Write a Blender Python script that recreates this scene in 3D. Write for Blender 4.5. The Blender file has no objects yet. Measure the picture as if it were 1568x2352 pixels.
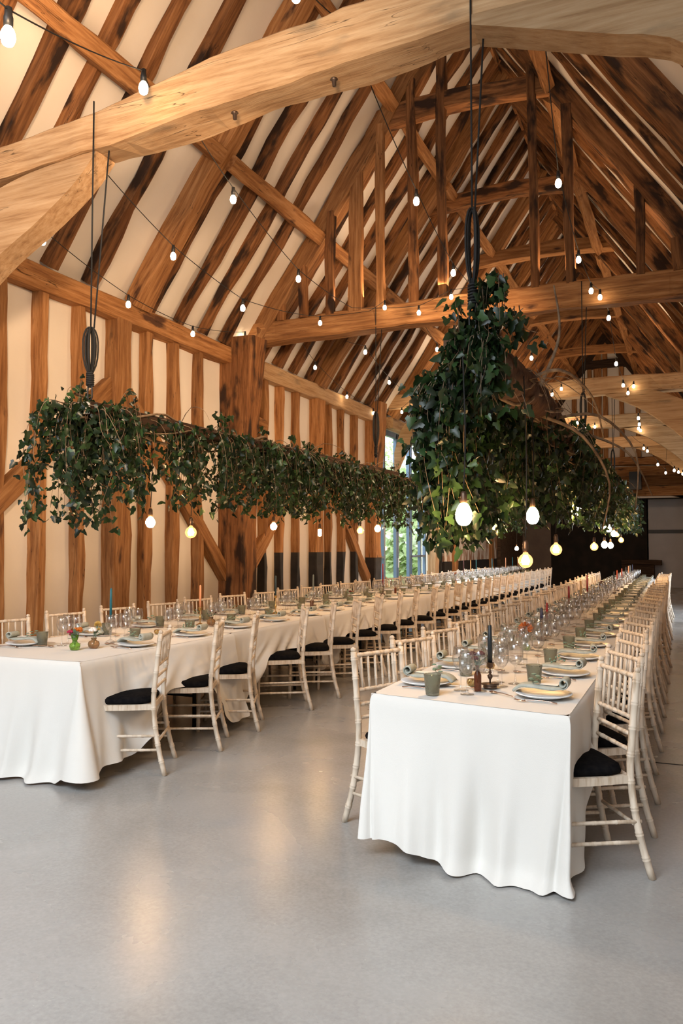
import bpy, math, random
from mathutils import Vector, Matrix, noise
R = random.Random(7)
PI = math.pi
scn = bpy.context.scene
COL = scn.collection

# ------------------------------------------------------------------ camera, world, lights
CZ = 1.47
cam_d = bpy.data.cameras.new('camera'); cam = bpy.data.objects.new('camera', cam_d); COL.objects.link(cam)
cam_d.sensor_fit = 'VERTICAL'; cam_d.sensor_height = 24.0; cam_d.lens = 1830.0 / 2352.0 * 24.0
cam_d.clip_start = 0.05; cam_d.clip_end = 300
cam.location = (0, 0, CZ)
cam.rotation_euler = (math.radians(90 + 2.503), 0, math.radians(23.619))
scn.camera = cam
scn.view_settings.view_transform = 'Standard'; scn.view_settings.look = 'None'
scn.view_settings.gamma = 1.0; scn.view_settings.use_curve_mapping = False
scn.view_settings.exposure = 0.0
scn.cycles.use_denoising = True
scn.cycles.max_bounces = 8; scn.cycles.transmission_bounces = 8; scn.cycles.transparent_max_bounces = 12
scn.cycles.diffuse_bounces = 3; scn.cycles.glossy_bounces = 3
scn.cycles.caustics_reflective = False; scn.cycles.caustics_refractive = False
scn.cycles.sample_clamp_indirect = 6.0; scn.cycles.blur_glossy = 1.0

W = bpy.data.worlds.new('sky'); scn.world = W; W.use_nodes = True
_n = W.node_tree.nodes; _bg = _n['Background']; _bg.inputs[0].default_value = (0.80, 0.90, 1.0, 1); _bg.inputs[1].default_value = 4.2

def area(name, loc, target, sx, sy, power, col, spread=180):
    d = bpy.data.lights.new(name, 'AREA'); d.shape = 'RECTANGLE'; d.size = sx; d.size_y = sy
    d.energy = power; d.color = col; d.spread = math.radians(spread)
    o = bpy.data.objects.new(name, d); COL.objects.link(o); o.location = loc
    o.rotation_euler = (Vector(target) - Vector(loc)).to_track_quat('-Z', 'Y').to_euler()
    return o
COOL = (0.86, 0.93, 1.0); WARM = (1.0, 0.67, 0.40); AMBER = (1.0, 0.52, 0.23)
area('daylight_entrance', (-3.0, -2.8, 1.9), (-2.3, 4.4, 1.2), 5.2, 3.2, 18, COOL)
area('daylight_high_fill', (-2.6, -2.3, 5.4), (-2.4, 1.9, 0.0), 4.6, 2.4, 126, COOL, 76)  # added overhead fill that brightens the near floor; no glazing there
area('daylight_french_door', (-7.6, 17.8, 6.2), (-2.5, 17.8, 0.6), 3.4, 1.6, 520, COOL, 115)
area('daylight_side_door', (4.6, 17.6, 3.4), (-3.0, 18.2, 0.7), 4.4, 3.0, 230, COOL, 115)
# warm lamps: up-lights that sit on the tie beams, and free-floating fills added to warm walls and tables
for yy, pw in ((4.56, 120), (10.45, 120), (16.7, 100), (21.5, 80), (25.9, 60)):
    for xx in (-4.1, -2.6, -1.1):
        area('beam_uplight', (xx, yy, 5.02), (xx - .12, yy + .5, 8), 1.1, 0.12, pw * .20, WARM, 160)
for (a, b, c, tx, ty, tz, pw, col, sp) in ((-1.0, 0.5, 3.1, -6.2, 6.8, 4.3, 72, WARM, 78), (-2.1, 5.1, 4.3, -6.2, 7.3, 2.6, 50, WARM, 150), (-1.6, 8.8, 4.25, -6.2, 11.5, 2.2, 70, WARM, 140),
        (-2.4, 8.8, 4.9, -2.7, 10.2, 0.6, 12, AMBER, 140), (-2.7, 12.6, 5.6, -2.7, 13.2, 0.6, 30, AMBER, 140),
        (0.2, 9.0, 4.3, -0.6, 10.0, 0.4, 10, AMBER, 140), (-3.0, 21, 5.6, -3.0, 27, 3.6, 50, WARM, 140)):
    area('warm_fill', (a, b, c), (tx, ty, tz), 0.4, 0.4, pw, col, sp)

# ------------------------------------------------------------------ mesh helper
class MB:
    def __init__(s): s.v = []; s.f = []; s.m = []; s.sm = []
    def add(s, vs, fs, mi=0, smooth=True):
        b = len(s.v); s.v.extend([tuple(p) for p in vs])
        for f in fs: s.f.append([b + i for i in f]); s.m.append(mi); s.sm.append(smooth)
    def box(s, c, d, mi=0, rz=0):
        x, y, z = d[0] / 2, d[1] / 2, d[2] / 2; cs, sn = math.cos(rz), math.sin(rz)
        vs = []
        for k in (-z, z):
            for (i, j) in ((-x, -y), (x, -y), (x, y), (-x, y)):
                vs.append((c[0] + i * cs - j * sn, c[1] + i * sn + j * cs, c[2] + k))
        s.add(vs, [(3, 2, 1, 0), (4, 5, 6, 7), (0, 1, 5, 4), (1, 2, 6, 5), (2, 3, 7, 6), (3, 0, 4, 7)], mi, False)
    def tube(s, pts, rad, n=8, mi=0, cap=True, smooth=True):
        P = [Vector(p) for p in pts]; N = len(P)
        if not hasattr(rad, '__len__'): rad = [rad] * N
        t = (P[1] - P[0]).normalized(); up = Vector((0, 0, 1)) if abs(t.z) < .9 else Vector((0, 1, 0))
        a = t.cross(up).normalized(); vs = []
        for i in range(N):
            t = ((P[min(i + 1, N - 1)] - P[max(i - 1, 0)]) or Vector((0, 0, 1))).normalized()
            a = (a - t * a.dot(t)); a = a.normalized() if a.length > 1e-6 else t.orthogonal().normalized()
            b = t.cross(a)
            for k in range(n):
                w = 2 * PI * k / n; vs.append(P[i] + (a * math.cos(w) + b * math.sin(w)) * rad[i])
        fs = [(i * n + k, i * n + (k + 1) % n, (i + 1) * n + (k + 1) % n, (i + 1) * n + k) for i in range(N - 1) for k in range(n)]
        if cap: fs += [tuple(range(n - 1, -1, -1)), tuple(range((N - 1) * n, N * n))]
        s.add(vs, fs, mi, smooth)
    def lathe(s, prof, n=16, o=(0, 0, 0), mi=0, smooth=True, sq=None):
        vs = []
        for r, z in prof:
            for k in range(n):
                w = 2 * PI * k / n; q = r * (1 if sq is None else sq(k, z)); vs.append((o[0] + q * math.cos(w), o[1] + q * math.sin(w), o[2] + z))
        fs = [(i * n + k, i * n + (k + 1) % n, (i + 1) * n + (k + 1) % n, (i + 1) * n + k) for i in range(len(prof) - 1) for k in range(n)]
        s.add(vs, fs, mi, smooth)
    def ball(s, c, r, n=10, m=6, mi=0, sc=(1, 1, 1)):
        vs = []; fs = []
        for i in range(m + 1):
            a = PI * i / m
            for k in range(n):
                w = 2 * PI * k / n; vs.append((c[0] + r * sc[0] * math.sin(a) * math.cos(w), c[1] + r * sc[1] * math.sin(a) * math.sin(w), c[2] - r * sc[2] * math.cos(a)))
        for i in range(m):
            for k in range(n): fs.append((i * n + k, i * n + (k + 1) % n, (i + 1) * n + (k + 1) % n, (i + 1) * n + k))
        s.add(vs, fs, mi)
    def mesh(s, name, mats):
        me = bpy.data.meshes.new(name); me.from_pydata(s.v, [], s.f)
        for m in mats: me.materials.append(m)
        me.polygons.foreach_set('material_index', s.m); me.polygons.foreach_set('use_smooth', s.sm)
        me.update(); return me
    def build(s, name, mats, parent=None, loc=(0, 0, 0), rz=0):
        if not isinstance(mats, (list, tuple)): mats = [mats]
        o = bpy.data.objects.new(name, s.mesh(name, mats)); COL.objects.link(o)
        o.location = loc; o.rotation_euler = (0, 0, rz); o.parent = parent; return o
def tag(o, label=None, cat=None, group=None, kind=None):
    if label: o['label'] = label
    if cat: o['category'] = cat
    if group: o['group'] = group
    if kind: o['kind'] = kind
    return o
def empty(name, loc=(0, 0, 0), rz=0):
    o = bpy.data.objects.new(name, None); COL.objects.link(o); o.location = loc; o.rotation_euler = (0, 0, rz)
    o.empty_display_size = .1; return o
def dup(root, loc=None, rz=None):
    def rec(o, par):
        c = o.copy(); COL.objects.link(c); c.parent = par
        for ch in kids.get(o.name, []): rec(ch, c)
        return c
    kids = {}
    st = [root]
    while st:
        o = st.pop(); kids[o.name] = list(KID.get(o.name, []))
        st += kids[o.name]
    c = rec(root, None)
    if loc is not None: c.location = loc
    if rz is not None: c.rotation_euler = (0, 0, rz)
    return c
KID = {}
def reg(root):
    def rec(o):
        KID[o.name] = [x for x in bpy.data.objects if x.parent == o]
        for x in KID[o.name]: rec(x)
    rec(root); return root
ORD = 'first second third fourth fifth sixth seventh eighth ninth tenth eleventh twelfth thirteenth fourteenth fifteenth sixteenth seventeenth eighteenth nineteenth twentieth twenty-first twenty-second twenty-third twenty-fourth twenty-fifth twenty-sixth twenty-seventh twenty-eighth twenty-ninth thirtieth'.split()

# ------------------------------------------------------------------ materials
def mat(name, col=(.5, .5, .5), rough=.6, metal=0, spec=.5, trans=0, ior=1.45, emit=None, es=0, sheen=0):
    m = bpy.data.materials.new(name); m.use_nodes = True; b = m.node_tree.nodes['Principled BSDF']
    b.inputs['Base Color'].default_value = (*col, 1); b.inputs['Roughness'].default_value = rough
    b.inputs['Metallic'].default_value = metal; b.inputs['Specular IOR Level'].default_value = spec
    b.inputs['Transmission Weight'].default_value = trans; b.inputs['IOR'].default_value = ior
    b.inputs['Sheen Weight'].default_value = sheen
    if emit: b.inputs['Emission Color'].default_value = (*emit, 1); b.inputs['Emission Strength'].default_value = es
    return m
def nd(m, t, **k):
    n = m.node_tree.nodes.new(t)
    for a, v in k.items(): setattr(n, a, v)
    return n
def lk(m, a, b): m.node_tree.links.new(a, b)
def ramp(m, stops):
    r = nd(m, 'ShaderNodeValToRGB'); e = r.color_ramp.elements
    while len(e) < len(stops): e.new(.5)
    for i, (p, c) in enumerate(stops): e[i].position = p; e[i].color = (*c, 1)
    return r
def wood(name, c1, c2, c3, rough=.75, dark=(.05, .02, .01), dk=(.62, .72), grain=1.0):
    """c1..c3 pale to deep grain colours running along the timber's own X; dark = old stain blotches"""
    m = mat(name, c1, rough, spec=.25); b = m.node_tree.nodes['Principled BSDF']
    tc = nd(m, 'ShaderNodeTexCoord'); oi = nd(m, 'ShaderNodeObjectInfo')
    add = nd(m, 'ShaderNodeVectorMath', operation='ADD'); mul = nd(m, 'ShaderNodeVectorMath', operation='SCALE'); mul.inputs['Scale'].default_value = 37
    cmb = nd(m, 'ShaderNodeCombineXYZ')
    for i in range(3): lk(m, oi.outputs['Random'], cmb.inputs[i])
    lk(m, cmb.outputs[0], mul.inputs[0]); lk(m, tc.outputs['Object'], add.inputs[0]); lk(m, mul.outputs[0], add.inputs[1])
    mp = nd(m, 'ShaderNodeMapping'); mp.inputs['Scale'].default_value = (1.1, 17, 17); lk(m, add.outputs[0], mp.inputs[0])
    n1 = nd(m, 'ShaderNodeTexNoise'); n1.inputs['Scale'].default_value = 1.4 * grain; n1.inputs['Detail'].default_value = 6; n1.inputs['Roughness'].default_value = .65; n1.inputs['Distortion'].default_value = .2
    lk(m, mp.outputs[0], n1.inputs['Vector'])
    r1 = ramp(m, [(.30, c3), (.48, c2), (.68, c1)]); lk(m, n1.outputs['Fac'], r1.inputs[0])
    mp2 = nd(m, 'ShaderNodeMapping'); mp2.inputs['Scale'].default_value = (1.2, 4, 4); lk(m, add.outputs[0], mp2.inputs[0])
    n2 = nd(m, 'ShaderNodeTexNoise'); n2.inputs['Scale'].default_value = 1.6; n2.inputs['Detail'].default_value = 5; lk(m, mp2.outputs[0], n2.inputs['Vector'])
    r2 = ramp(m, [(dk[0], (0, 0, 0)), (dk[1], (1, 1, 1))]); lk(m, n2.outputs['Fac'], r2.inputs[0])
    mx = nd(m, 'ShaderNodeMix', data_type='RGBA'); lk(m, r2.outputs[0], mx.inputs['Factor']); lk(m, r1.outputs[0], mx.inputs[6]); mx.inputs[7].default_value = (*dark, 1)
    # per-timber value shift
    hs = nd(m, 'ShaderNodeHueSaturation'); mr = nd(m, 'ShaderNodeMapRange'); mr.inputs['To Min'].default_value = .75; mr.inputs['To Max'].default_value = 1.2
    lk(m, oi.outputs['Random'], mr.inputs['Value']); lk(m, mr.outputs[0], hs.inputs['Value']); lk(m, mx.outputs[2], hs.inputs['Color'])
    # cracks along the grain and worm holes
    mp3 = nd(m, 'ShaderNodeMapping'); mp3.inputs['Scale'].default_value = (.35, 9, 9); lk(m, add.outputs[0], mp3.inputs[0])
    vo = nd(m, 'ShaderNodeTexNoise'); vo.inputs['Scale'].default_value = 1.7; vo.inputs['Detail'].default_value = 2; vo.inputs['Distortion'].default_value = .8; lk(m, mp3.outputs[0], vo.inputs['Vector'])
    r3 = ramp(m, [(.492, (1, 1, 1)), (.5, (.12, .12, .12)), (.508, (1, 1, 1))]); lk(m, vo.outputs['Fac'], r3.inputs[0])
    gate = nd(m, 'ShaderNodeTexNoise'); gate.inputs['Scale'].default_value = 1.1; lk(m, add.outputs[0], gate.inputs['Vector'])
    rg = ramp(m, [(.5, (0, 0, 0)), (.58, (1, 1, 1))]); lk(m, gate.outputs['Fac'], rg.inputs[0])
    mc = nd(m, 'ShaderNodeMix', data_type='RGBA'); mc.inputs[6].default_value = (1, 1, 1, 1); lk(m, rg.outputs[0], mc.inputs['Factor']); lk(m, r3.outputs[0], mc.inputs[7])
    mm = nd(m, 'ShaderNodeMix', data_type='RGBA', blend_type='MULTIPLY'); mm.inputs['Factor'].default_value = 1
    lk(m, hs.outputs[0], mm.inputs[6]); lk(m, mc.outputs[2], mm.inputs[7]); lk(m, mm.outputs[2], b.inputs['Base Color'])
    bp = nd(m, 'ShaderNodeBump'); bp.inputs['Strength'].default_value = .55; bp.inputs['Distance'].default_value = .012
    sm = nd(m, 'ShaderNodeMath', operation='MULTIPLY'); lk(m, n1.outputs['Fac'], sm.inputs[0]); lk(m, mc.outputs[2], sm.inputs[1])
    lk(m, sm.outputs[0], bp.inputs['Height']); lk(m, bp.outputs[0], b.inputs['Normal'])
    return m
def noisy(m, c1, c2, scale=3, detail=4, bump=0, bdist=.01, coord='Object', stretch=(1, 1, 1), lo=.35, hi=.65):
    b = m.node_tree.nodes['Principled BSDF']; tc = nd(m, 'ShaderNodeTexCoord'); mp = nd(m, 'ShaderNodeMapping'); mp.inputs['Scale'].default_value = stretch
    lk(m, tc.outputs[coord], mp.inputs[0]); n = nd(m, 'ShaderNodeTexNoise'); n.inputs['Scale'].default_value = scale; n.inputs['Detail'].default_value = detail
    lk(m, mp.outputs[0], n.inputs['Vector']); r = ramp(m, [(lo, c1), (hi, c2)]); lk(m, n.outputs['Fac'], r.inputs[0]); lk(m, r.outputs[0], b.inputs['Base Color'])
    if bump:
        n2 = nd(m, 'ShaderNodeTexNoise'); n2.inputs['Scale'].default_value = scale * 8; n2.inputs['Detail'].default_value = 4; lk(m, mp.outputs[0], n2.inputs['Vector'])
        bp = nd(m, 'ShaderNodeBump'); bp.inputs['Strength'].default_value = bump; bp.inputs['Distance'].default_value = bdist
        lk(m, n2.outputs['Fac'], bp.inputs['Height']); lk(m, bp.outputs[0], b.inputs['Normal'])
    return m
M = {}
M['oak_pale'] = wood('oak_pale', (.58, .385, .22), (.47, .285, .145), (.31, .165, .075), dark=(.25, .17, .10), dk=(.62, .78))
M['oak'] = wood('oak_mid', (.43, .215, .088), (.29, .128, .044), (.15, .058, .019), dark=(.07, .03, .015), dk=(.62, .72))
M['oak_dark'] = wood('oak_rafter', (.29, .13, .048), (.175, .07, .023), (.07, .026, .009), dark=(.028, .013, .007), dk=(.50, .62))
M['oak_black'] = wood('oak_black', (.07, .04, .025), (.045, .024, .014), (.022, .012, .008), dk=(.7, .9))
M['tar'] = noisy(mat('tarred_foot', (.02, .016, .013), .7), (.012, .010, .009), (.03, .022, .018), 6)
M['plaster'] = noisy(mat('lime_plaster', rough=.95, spec=.1), (.70, .63, .55), (.76, .69, .61), 1.2, 5, .25, .01)
M['bark'] = wood('bark', (.17, .085, .045), (.09, .042, .022), (.03, .016, .01), rough=.9, dk=(.6, .8), grain=.6)
M['old_board'] = wood('weathered_board', (.20, .13, .08), (.11, .065, .038), (.05, .028, .016), dk=(.6, .8))
M['end_grain'] = noisy(mat('sawn_end', rough=.9), (.42, .38, .32), (.58, .54, .47), 9)
# floor
fl = mat('polished_concrete', rough=.22, spec=.5); b = fl.node_tree.nodes['Principled BSDF']
tc = nd(fl, 'ShaderNodeTexCoord'); na = nd(fl, 'ShaderNodeTexNoise'); na.inputs['Scale'].default_value = .9; na.inputs['Detail'].default_value = 6; na.inputs['Roughness'].default_value = .5; na.inputs['Distortion'].default_value = .35
lk(fl, tc.outputs['Object'], na.inputs['Vector']); ra = ramp(fl, [(.27, (.27, .262, .248)), (.5, (.355, .35, .338)), (.78, (.43, .425, .415))]); lk(fl, na.outputs['Fac'], ra.inputs[0])
nb = nd(fl, 'ShaderNodeTexNoise'); nb.inputs['Scale'].default_value = 70; nb.inputs['Detail'].default_value = 3; lk(fl, tc.outputs['Object'], nb.inputs['Vector'])
rb = ramp(fl, [(.3, (.9, .9, .9)), (.7, (1.06, 1.06, 1.06))]); lk(fl, nb.outputs['Fac'], rb.inputs[0])
mm = nd(fl, 'ShaderNodeMix', data_type='RGBA', blend_type='MULTIPLY'); mm.inputs['Factor'].default_value = 1; lk(fl, ra.outputs[0], mm.inputs[6]); lk(fl, rb.outputs[0], mm.inputs[7]); lk(fl, mm.outputs[2], b.inputs['Base Color'])
rr = nd(fl, 'ShaderNodeMapRange'); rr.inputs['To Min'].default_value = .20; rr.inputs['To Max'].default_value = .34; lk(fl, na.outputs['Fac'], rr.inputs['Value']); lk(fl, rr.outputs[0], b.inputs['Roughness'])
nc = nd(fl, 'ShaderNodeTexNoise'); nc.inputs['Scale'].default_value = 4.5; nc.inputs['Detail'].default_value = 5; lk(fl, tc.outputs['Object'], nc.inputs['Vector'])
bp = nd(fl, 'ShaderNodeBump'); bp.inputs['Strength'].default_value = .12; bp.inputs['Distance'].default_value = .01; lk(fl, nc.outputs['Fac'], bp.inputs['Height']); lk(fl, bp.outputs[0], b.inputs['Normal'])
M['floor'] = fl
cl = mat('ivory_linen', (.71, .685, .64), .9, spec=.15, sheen=.1)
_w = nd(cl, 'ShaderNodeTexNoise'); _w.inputs['Scale'].default_value = 260; _tc = nd(cl, 'ShaderNodeTexCoord'); lk(cl, _tc.outputs['Object'], _w.inputs['Vector'])
_bp = nd(cl, 'ShaderNodeBump'); _bp.inputs['Strength'].default_value = .25; _bp.inputs['Distance'].default_value = .002; lk(cl, _w.outputs['Fac'], _bp.inputs['Height']); lk(cl, _bp.outputs[0], cl.node_tree.nodes['Principled BSDF'].inputs['Normal'])
M['cloth'] = cl
M['limewash'] = noisy(mat('limewashed_beech', rough=.55), (.46, .33, .21), (.68, .57, .45), 7, 5, .15, .002, stretch=(6, 6, 1), lo=.3, hi=.52)
M['pad'] = noisy(mat('black_pad', rough=.95, spec=.05), (.004, .004, .005), (.010, .009, .009), 40)
M['black'] = mat('black_metal', (.012, .012, .013), .45)
M['rope'] = mat('black_rope', (.010, .010, .010), .75)
M['china'] = mat('stoneware', (.84, .85, .86), .35, spec=.4)
M['sage'] = noisy(mat('sage_linen', rough=.9, spec=.15), (.34, .36, .31), (.42, .43, .38), 30, 3, .3, .002)
M['card'] = mat('place_card', (.80, .77, .72), .8)
M['copper'] = mat('rose_cutlery', (.62, .46, .38), .22, metal=1)
M['brass'] = mat('brass', (.55, .38, .16), .3, metal=1)
M['bronze'] = mat('bronze', (.13, .085, .06), .42, metal=.8)
def thin(name, tint, base, edge, rough=.02):
    m = bpy.data.materials.new(name); m.use_nodes = True; out = m.node_tree.nodes['Material Output']; m.node_tree.nodes.remove(m.node_tree.nodes['Principled BSDF'])
    t = nd(m, 'ShaderNodeBsdfTransparent'); t.inputs[0].default_value = (*tint, 1); g = nd(m, 'ShaderNodeBsdfGlossy'); g.inputs['Roughness'].default_value = rough
    lw = nd(m, 'ShaderNodeLayerWeight'); lw.inputs[0].default_value = .5; pw = nd(m, 'ShaderNodeMath', operation='POWER'); pw.inputs[1].default_value = 3.0
    mr = nd(m, 'ShaderNodeMapRange'); mr.inputs['To Min'].default_value = base; mr.inputs['To Max'].default_value = edge
    lk(m, lw.outputs['Facing'], pw.inputs[0]); lk(m, pw.outputs[0], mr.inputs['Value']); x = nd(m, 'ShaderNodeMixShader')
    lk(m, mr.outputs[0], x.inputs[0]); lk(m, t.outputs[0], x.inputs[1]); lk(m, g.outputs[0], x.inputs[2]); lk(m, x.outputs[0], out.inputs[0]); return m
M['glass'] = thin('clear_glass', (.985, .985, .985), .10, .85, .06)
def tumb(name, col):
    m = mat(name, col, .15, trans=.85, ior=1.3); b = m.node_tree.nodes['Principled BSDF']
    tc = nd(m, 'ShaderNodeTexCoord'); mp = nd(m, 'ShaderNodeMapping'); mp.inputs['Scale'].default_value = (1, 1, 1); lk(m, tc.outputs['Object'], mp.inputs[0])
    ck = nd(m, 'ShaderNodeTexVoronoi'); ck.inputs['Scale'].default_value = 170; lk(m, mp.outputs[0], ck.inputs['Vector'])
    bp = nd(m, 'ShaderNodeBump'); bp.inputs['Strength'].default_value = .9; bp.inputs['Distance'].default_value = .003; lk(m, ck.outputs['Distance'], bp.inputs['Height']); lk(m, bp.outputs[0], b.inputs['Normal'])
    return m
M['tumbler'] = tumb('sage_pressed_glass', (.58, .58, .45))
M['greenglass'] = mat('green_glass', (.30, .62, .10), .05, trans=.8, ior=1.4)
M['amberglass'] = mat('amber_glass', (.55, .33, .16), .05, trans=.75, ior=1.4)
M['brownglass'] = mat('brown_glass', (.20, .055, .022), .06, trans=.5, ior=1.4)
def leafmat(name, c1, c2, rough=.33):
    m = mat(name, c1, rough, spec=.55); b = m.node_tree.nodes['Principled BSDF']
    at = nd(m, 'ShaderNodeAttribute', attribute_name='shade'); r = ramp(m, [(.0, c1), (.72, c2), (1, tuple(min(1, q * 2.4) for q in c2))]); lk(m, at.outputs['Fac'], r.inputs[0]); lk(m, r.outputs[0], b.inputs['Base Color'])
    tr = nd(m, 'ShaderNodeBsdfTranslucent'); lk(m, r.outputs[0], tr.inputs['Color']); ms = nd(m, 'ShaderNodeMixShader'); ms.inputs[0].default_value = .25
    out = m.node_tree.nodes['Material Output']; lk(m, b.outputs[0], ms.inputs[1]); lk(m, tr.outputs[0], ms.inputs[2]); lk(m, ms.outputs[0], out.inputs[0])
    return m
M['ivy'] = leafmat('ivy_leaf', (.005, .012, .005), (.019, .042, .013))
M['tree'] = leafmat('tree_leaf', (.28, .40, .14), (.60, .68, .36), .7)  # leaf colours paled to imitate overexposed daylight
M['euc'] = mat('eucalyptus', (.16, .24, .17), .6)
M['twig'] = noisy(mat('ivy_stem', rough=.85), (.10, .06, .035), (.26, .18, .11), 12)
def bulbmat(name, col, s): return mat(name, (1, .9, .7), .1, emit=col, es=s)
M['bulb'] = bulbmat('festoon_bulb', (1.0, .80, .52), 42)
M['fil'] = bulbmat('filament_bulb', (1.0, .58, .24), 260)
M['fil_hot'] = bulbmat('filament', (1.0, .68, .30), 420)
bg = mat('bulb_glass', (1, .80, .5), .02, trans=1, ior=1.08, emit=(1, .55, .2), es=.9); M['bulbglass'] = bg
M['dead'] = mat('unlit_bulb', (.9, .85, .75), .05, trans=.9, ior=1.2)
M['pane'] = thin('window_glass', (.97, .98, 1), .02, .35)
M['frame_blue'] = mat('blue_grey_frame', (.10, .15, .22), .4)
M['white_wall'] = noisy(mat('grey_white_wall', rough=.9), (.42, .40, .40), (.46, .44, .44), 2)
M['brown_wall'] = noisy(mat('brown_grey_wall', rough=.9), (.16, .12, .10), (.20, .15, .12), 2)
M['near_black'] = noisy(mat('near_black_matt', rough=.9), (.010, .008, .007), (.022, .015, .011), 3)  # solid near-black finish for end wall, its ceiling and the low panel
M['peel'] = noisy(mat('peeling_limewash_board', rough=.9), (.30, .16, .09), (.62, .56, .48), 2.6, 8, stretch=(1, 2.2, .7), lo=.44, hi=.52)
M['grass'] = noisy(mat('lawn', rough=.95), (.20, .30, .09), (.30, .40, .14), 4)

# ------------------------------------------------------------------ timber builder
def timber(name, p0, p1, w, h, m, label=None, cat=None, group=None, kind=None, up=(0, 0, 1), camber=0, rough=.012, parent=None, prof=None, seg=.3, mi_fn=None, sweep=0, taper=1.0):
    """hand-hewn beam; local X runs p0->p1, w across, h along 'up'. prof(u)->(zlo,zhi) overrides the height."""
    p0, p1 = Vector(p0), Vector(p1); L = (p1 - p0).length; x = (p1 - p0) / L
    z = Vector(up); z = (z - x * z.dot(x)).normalized(); y = z.cross(x)
    n = max(2, int(L / seg)); sd = R.random() * 100; mb = MB(); c = min(w, h) * .07; rings = []
    for i in range(n + 1):
        u = i / n; X = u * L
        def nz(k): return noise.noise(Vector((X * 1.3 + sd, k * 3.7, sd * .5))) * rough * 2.2 + noise.noise(Vector((X * 5 + sd, k * 9.1, sd))) * rough * .8
        lo, hi = (prof(u) if prof else (-h / 2, h / 2)); cz = camber * math.sin(PI * u); cy = sweep * math.sin(PI * u) + noise.noise(Vector((X * .5 + sd, 7, 1))) * rough * 1.5
        t = 1 + (taper - 1) * u; a = w / 2 * t; ring = []
        for k, (sy, sz) in enumerate(((-1, 0), (-1, 1), (1, 1), (1, 0))):
            zz = (hi if sz else lo) * t + cz; yy = sy * a + cy; d = nz(k); e = nz(k + 5)
            if k == 0: q = [(yy, zz + c), (yy + c, zz)]
            elif k == 1: q = [(yy + c, zz), (yy, zz - c)]
            elif k == 2: q = [(yy, zz - c), (yy - c, zz)]
            else: q = [(yy - c, zz), (yy, zz + c)]
            for (py, pz) in q: ring.append((X, py + d, pz + e))
        # order: 0 lower-left ... make consistent loop
        r = [ring[1], ring[0], ring[3], ring[2], ring[5], ring[4], ring[7 - 0], ring[6]]
        r = [ring[0], ring[3], ring[2], ring[5], ring[4], ring[7], ring[6], ring[1]]
        rings.append(r)
    vs = [q for r in rings for q in r]; fs = []; ms = []
    for i in range(n):
        for k in range(8):
            f = (i * 8 + k, i * 8 + (k + 1) % 8, (i + 1) * 8 + (k + 1) % 8, (i + 1) * 8 + k)
            mb.add([], []) ; fs.append(f); ms.append(0 if mi_fn is None else mi_fn((i + .5) / n * L))
    mb.v = vs; mb.f = [list(f)[::-1] for f in fs] + [list(range(8)), list(range(n * 8, n * 8 + 8))[::-1]]; mb.m = ms + [0, ms[-1] if ms else 0]; mb.sm = [False] * len(mb.f)
    o = bpy.data.objects.new(name, mb.mesh(name, m if isinstance(m, list) else [m])); COL.objects.link(o)
    o.matrix_world = Matrix((x, y, z)).transposed().to_4x4(); o.location = p0
    if parent: o.parent = parent
    tag(o, label, cat, group, kind); return o

# ------------------------------------------------------------------ shell
XR, ZR, SL, XW = -2.73, 9.46, 1.45, -6.2
def roofz(x): return ZR - SL * abs(x - XR)
XE = 1.9
def quadbox(name, c, d, m, kind='structure'):
    mb = MB(); mb.box((0, 0, 0), d); return tag(mb.build(name, m, loc=c), kind=kind)
quadbox('floor', (-2.2, 14, -.05), (9.0, 36.4, .1), M['floor'])
def polyslab(name, pts, off, m, kind='structure'):
    mb = MB(); n = len(pts); a = [Vector(p) for p in pts]; b = [p + Vector(off) for p in a]
    mb.add(a + b, [tuple(range(n))[::-1], tuple(range(n, 2 * n))] + [(i, (i + 1) % n, n + (i + 1) % n, n + i) for i in range(n)], 0, False)
    return tag(mb.build(name, m), kind=kind)
Y0, Y1 = -3.2, 31.6
polyslab('ceiling_left', [(XR, Y0, ZR), (XW - .1, Y0, roofz(XW - .1)), (XW - .1, Y1, roofz(XW - .1)), (XR, Y1, ZR)], (-.12, 0, .08), M['plaster'])
polyslab('ceiling_right', [(XR, Y0, ZR), (XR, Y1, ZR), (XE + .1, Y1, roofz(XE + .1)), (XE + .1, Y0, roofz(XE + .1))], (.12, 0, .08), M['plaster'])
# left wall with french door opening y 15.95..19.6
quadbox('wall_left', (XW - .08, (Y0 + 15.9) / 2, 2.2), (.16, 15.9 - Y0, 4.5), M['plaster'])
quadbox('wall_left', (XW - .08, (19.7 + Y1) / 2, 2.2), (.16, Y1 - 19.7, 4.5), M['plaster'])
quadbox('wall_left', (XW - .08, 17.8, 4.29), (.16, 3.8, .36), M['plaster'])
quadbox('wall_right', (XE + .08, (Y0 + 15.2) / 2, 1.4), (.16, 15.2 - Y0, 2.9), M['plaster'])
quadbox('wall_right', (XE + .08, (20.2 + Y1) / 2, 1.4), (.16, Y1 - 20.2, 2.9), M['plaster'])
# end wall
quadbox('wall_end', (-5.55, 31.35, 2.2), (1.3, .16, 4.5), M['brown_wall'])
quadbox('wall_end', (-3.15, 31.35, 2.2), (3.5, .16, 4.5), M['near_black'])
quadbox('wall_end', (.3, 31.35, 1.6), (3.5, .16, 3.3), M['white_wall'])
polyslab('wall_gable', [(XW, 30.2, 3.2), (XW, 30.2, 4.4), (XR, 30.2, ZR), (XE, 30.2, roofz(XE)), (XE, 30.2, 2.7), (XE - .2, 30.2, 3.2)], (0, .12, 0), M['plaster'])
quadbox('ceiling_end', (-2.2, 30.8, 3.25), (8.2, 1.1, .08), M['near_black'])
quadbox('trim_1', (-.35, 31.24, 2.03), (2.1, .06, .12), M['black'])
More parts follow.
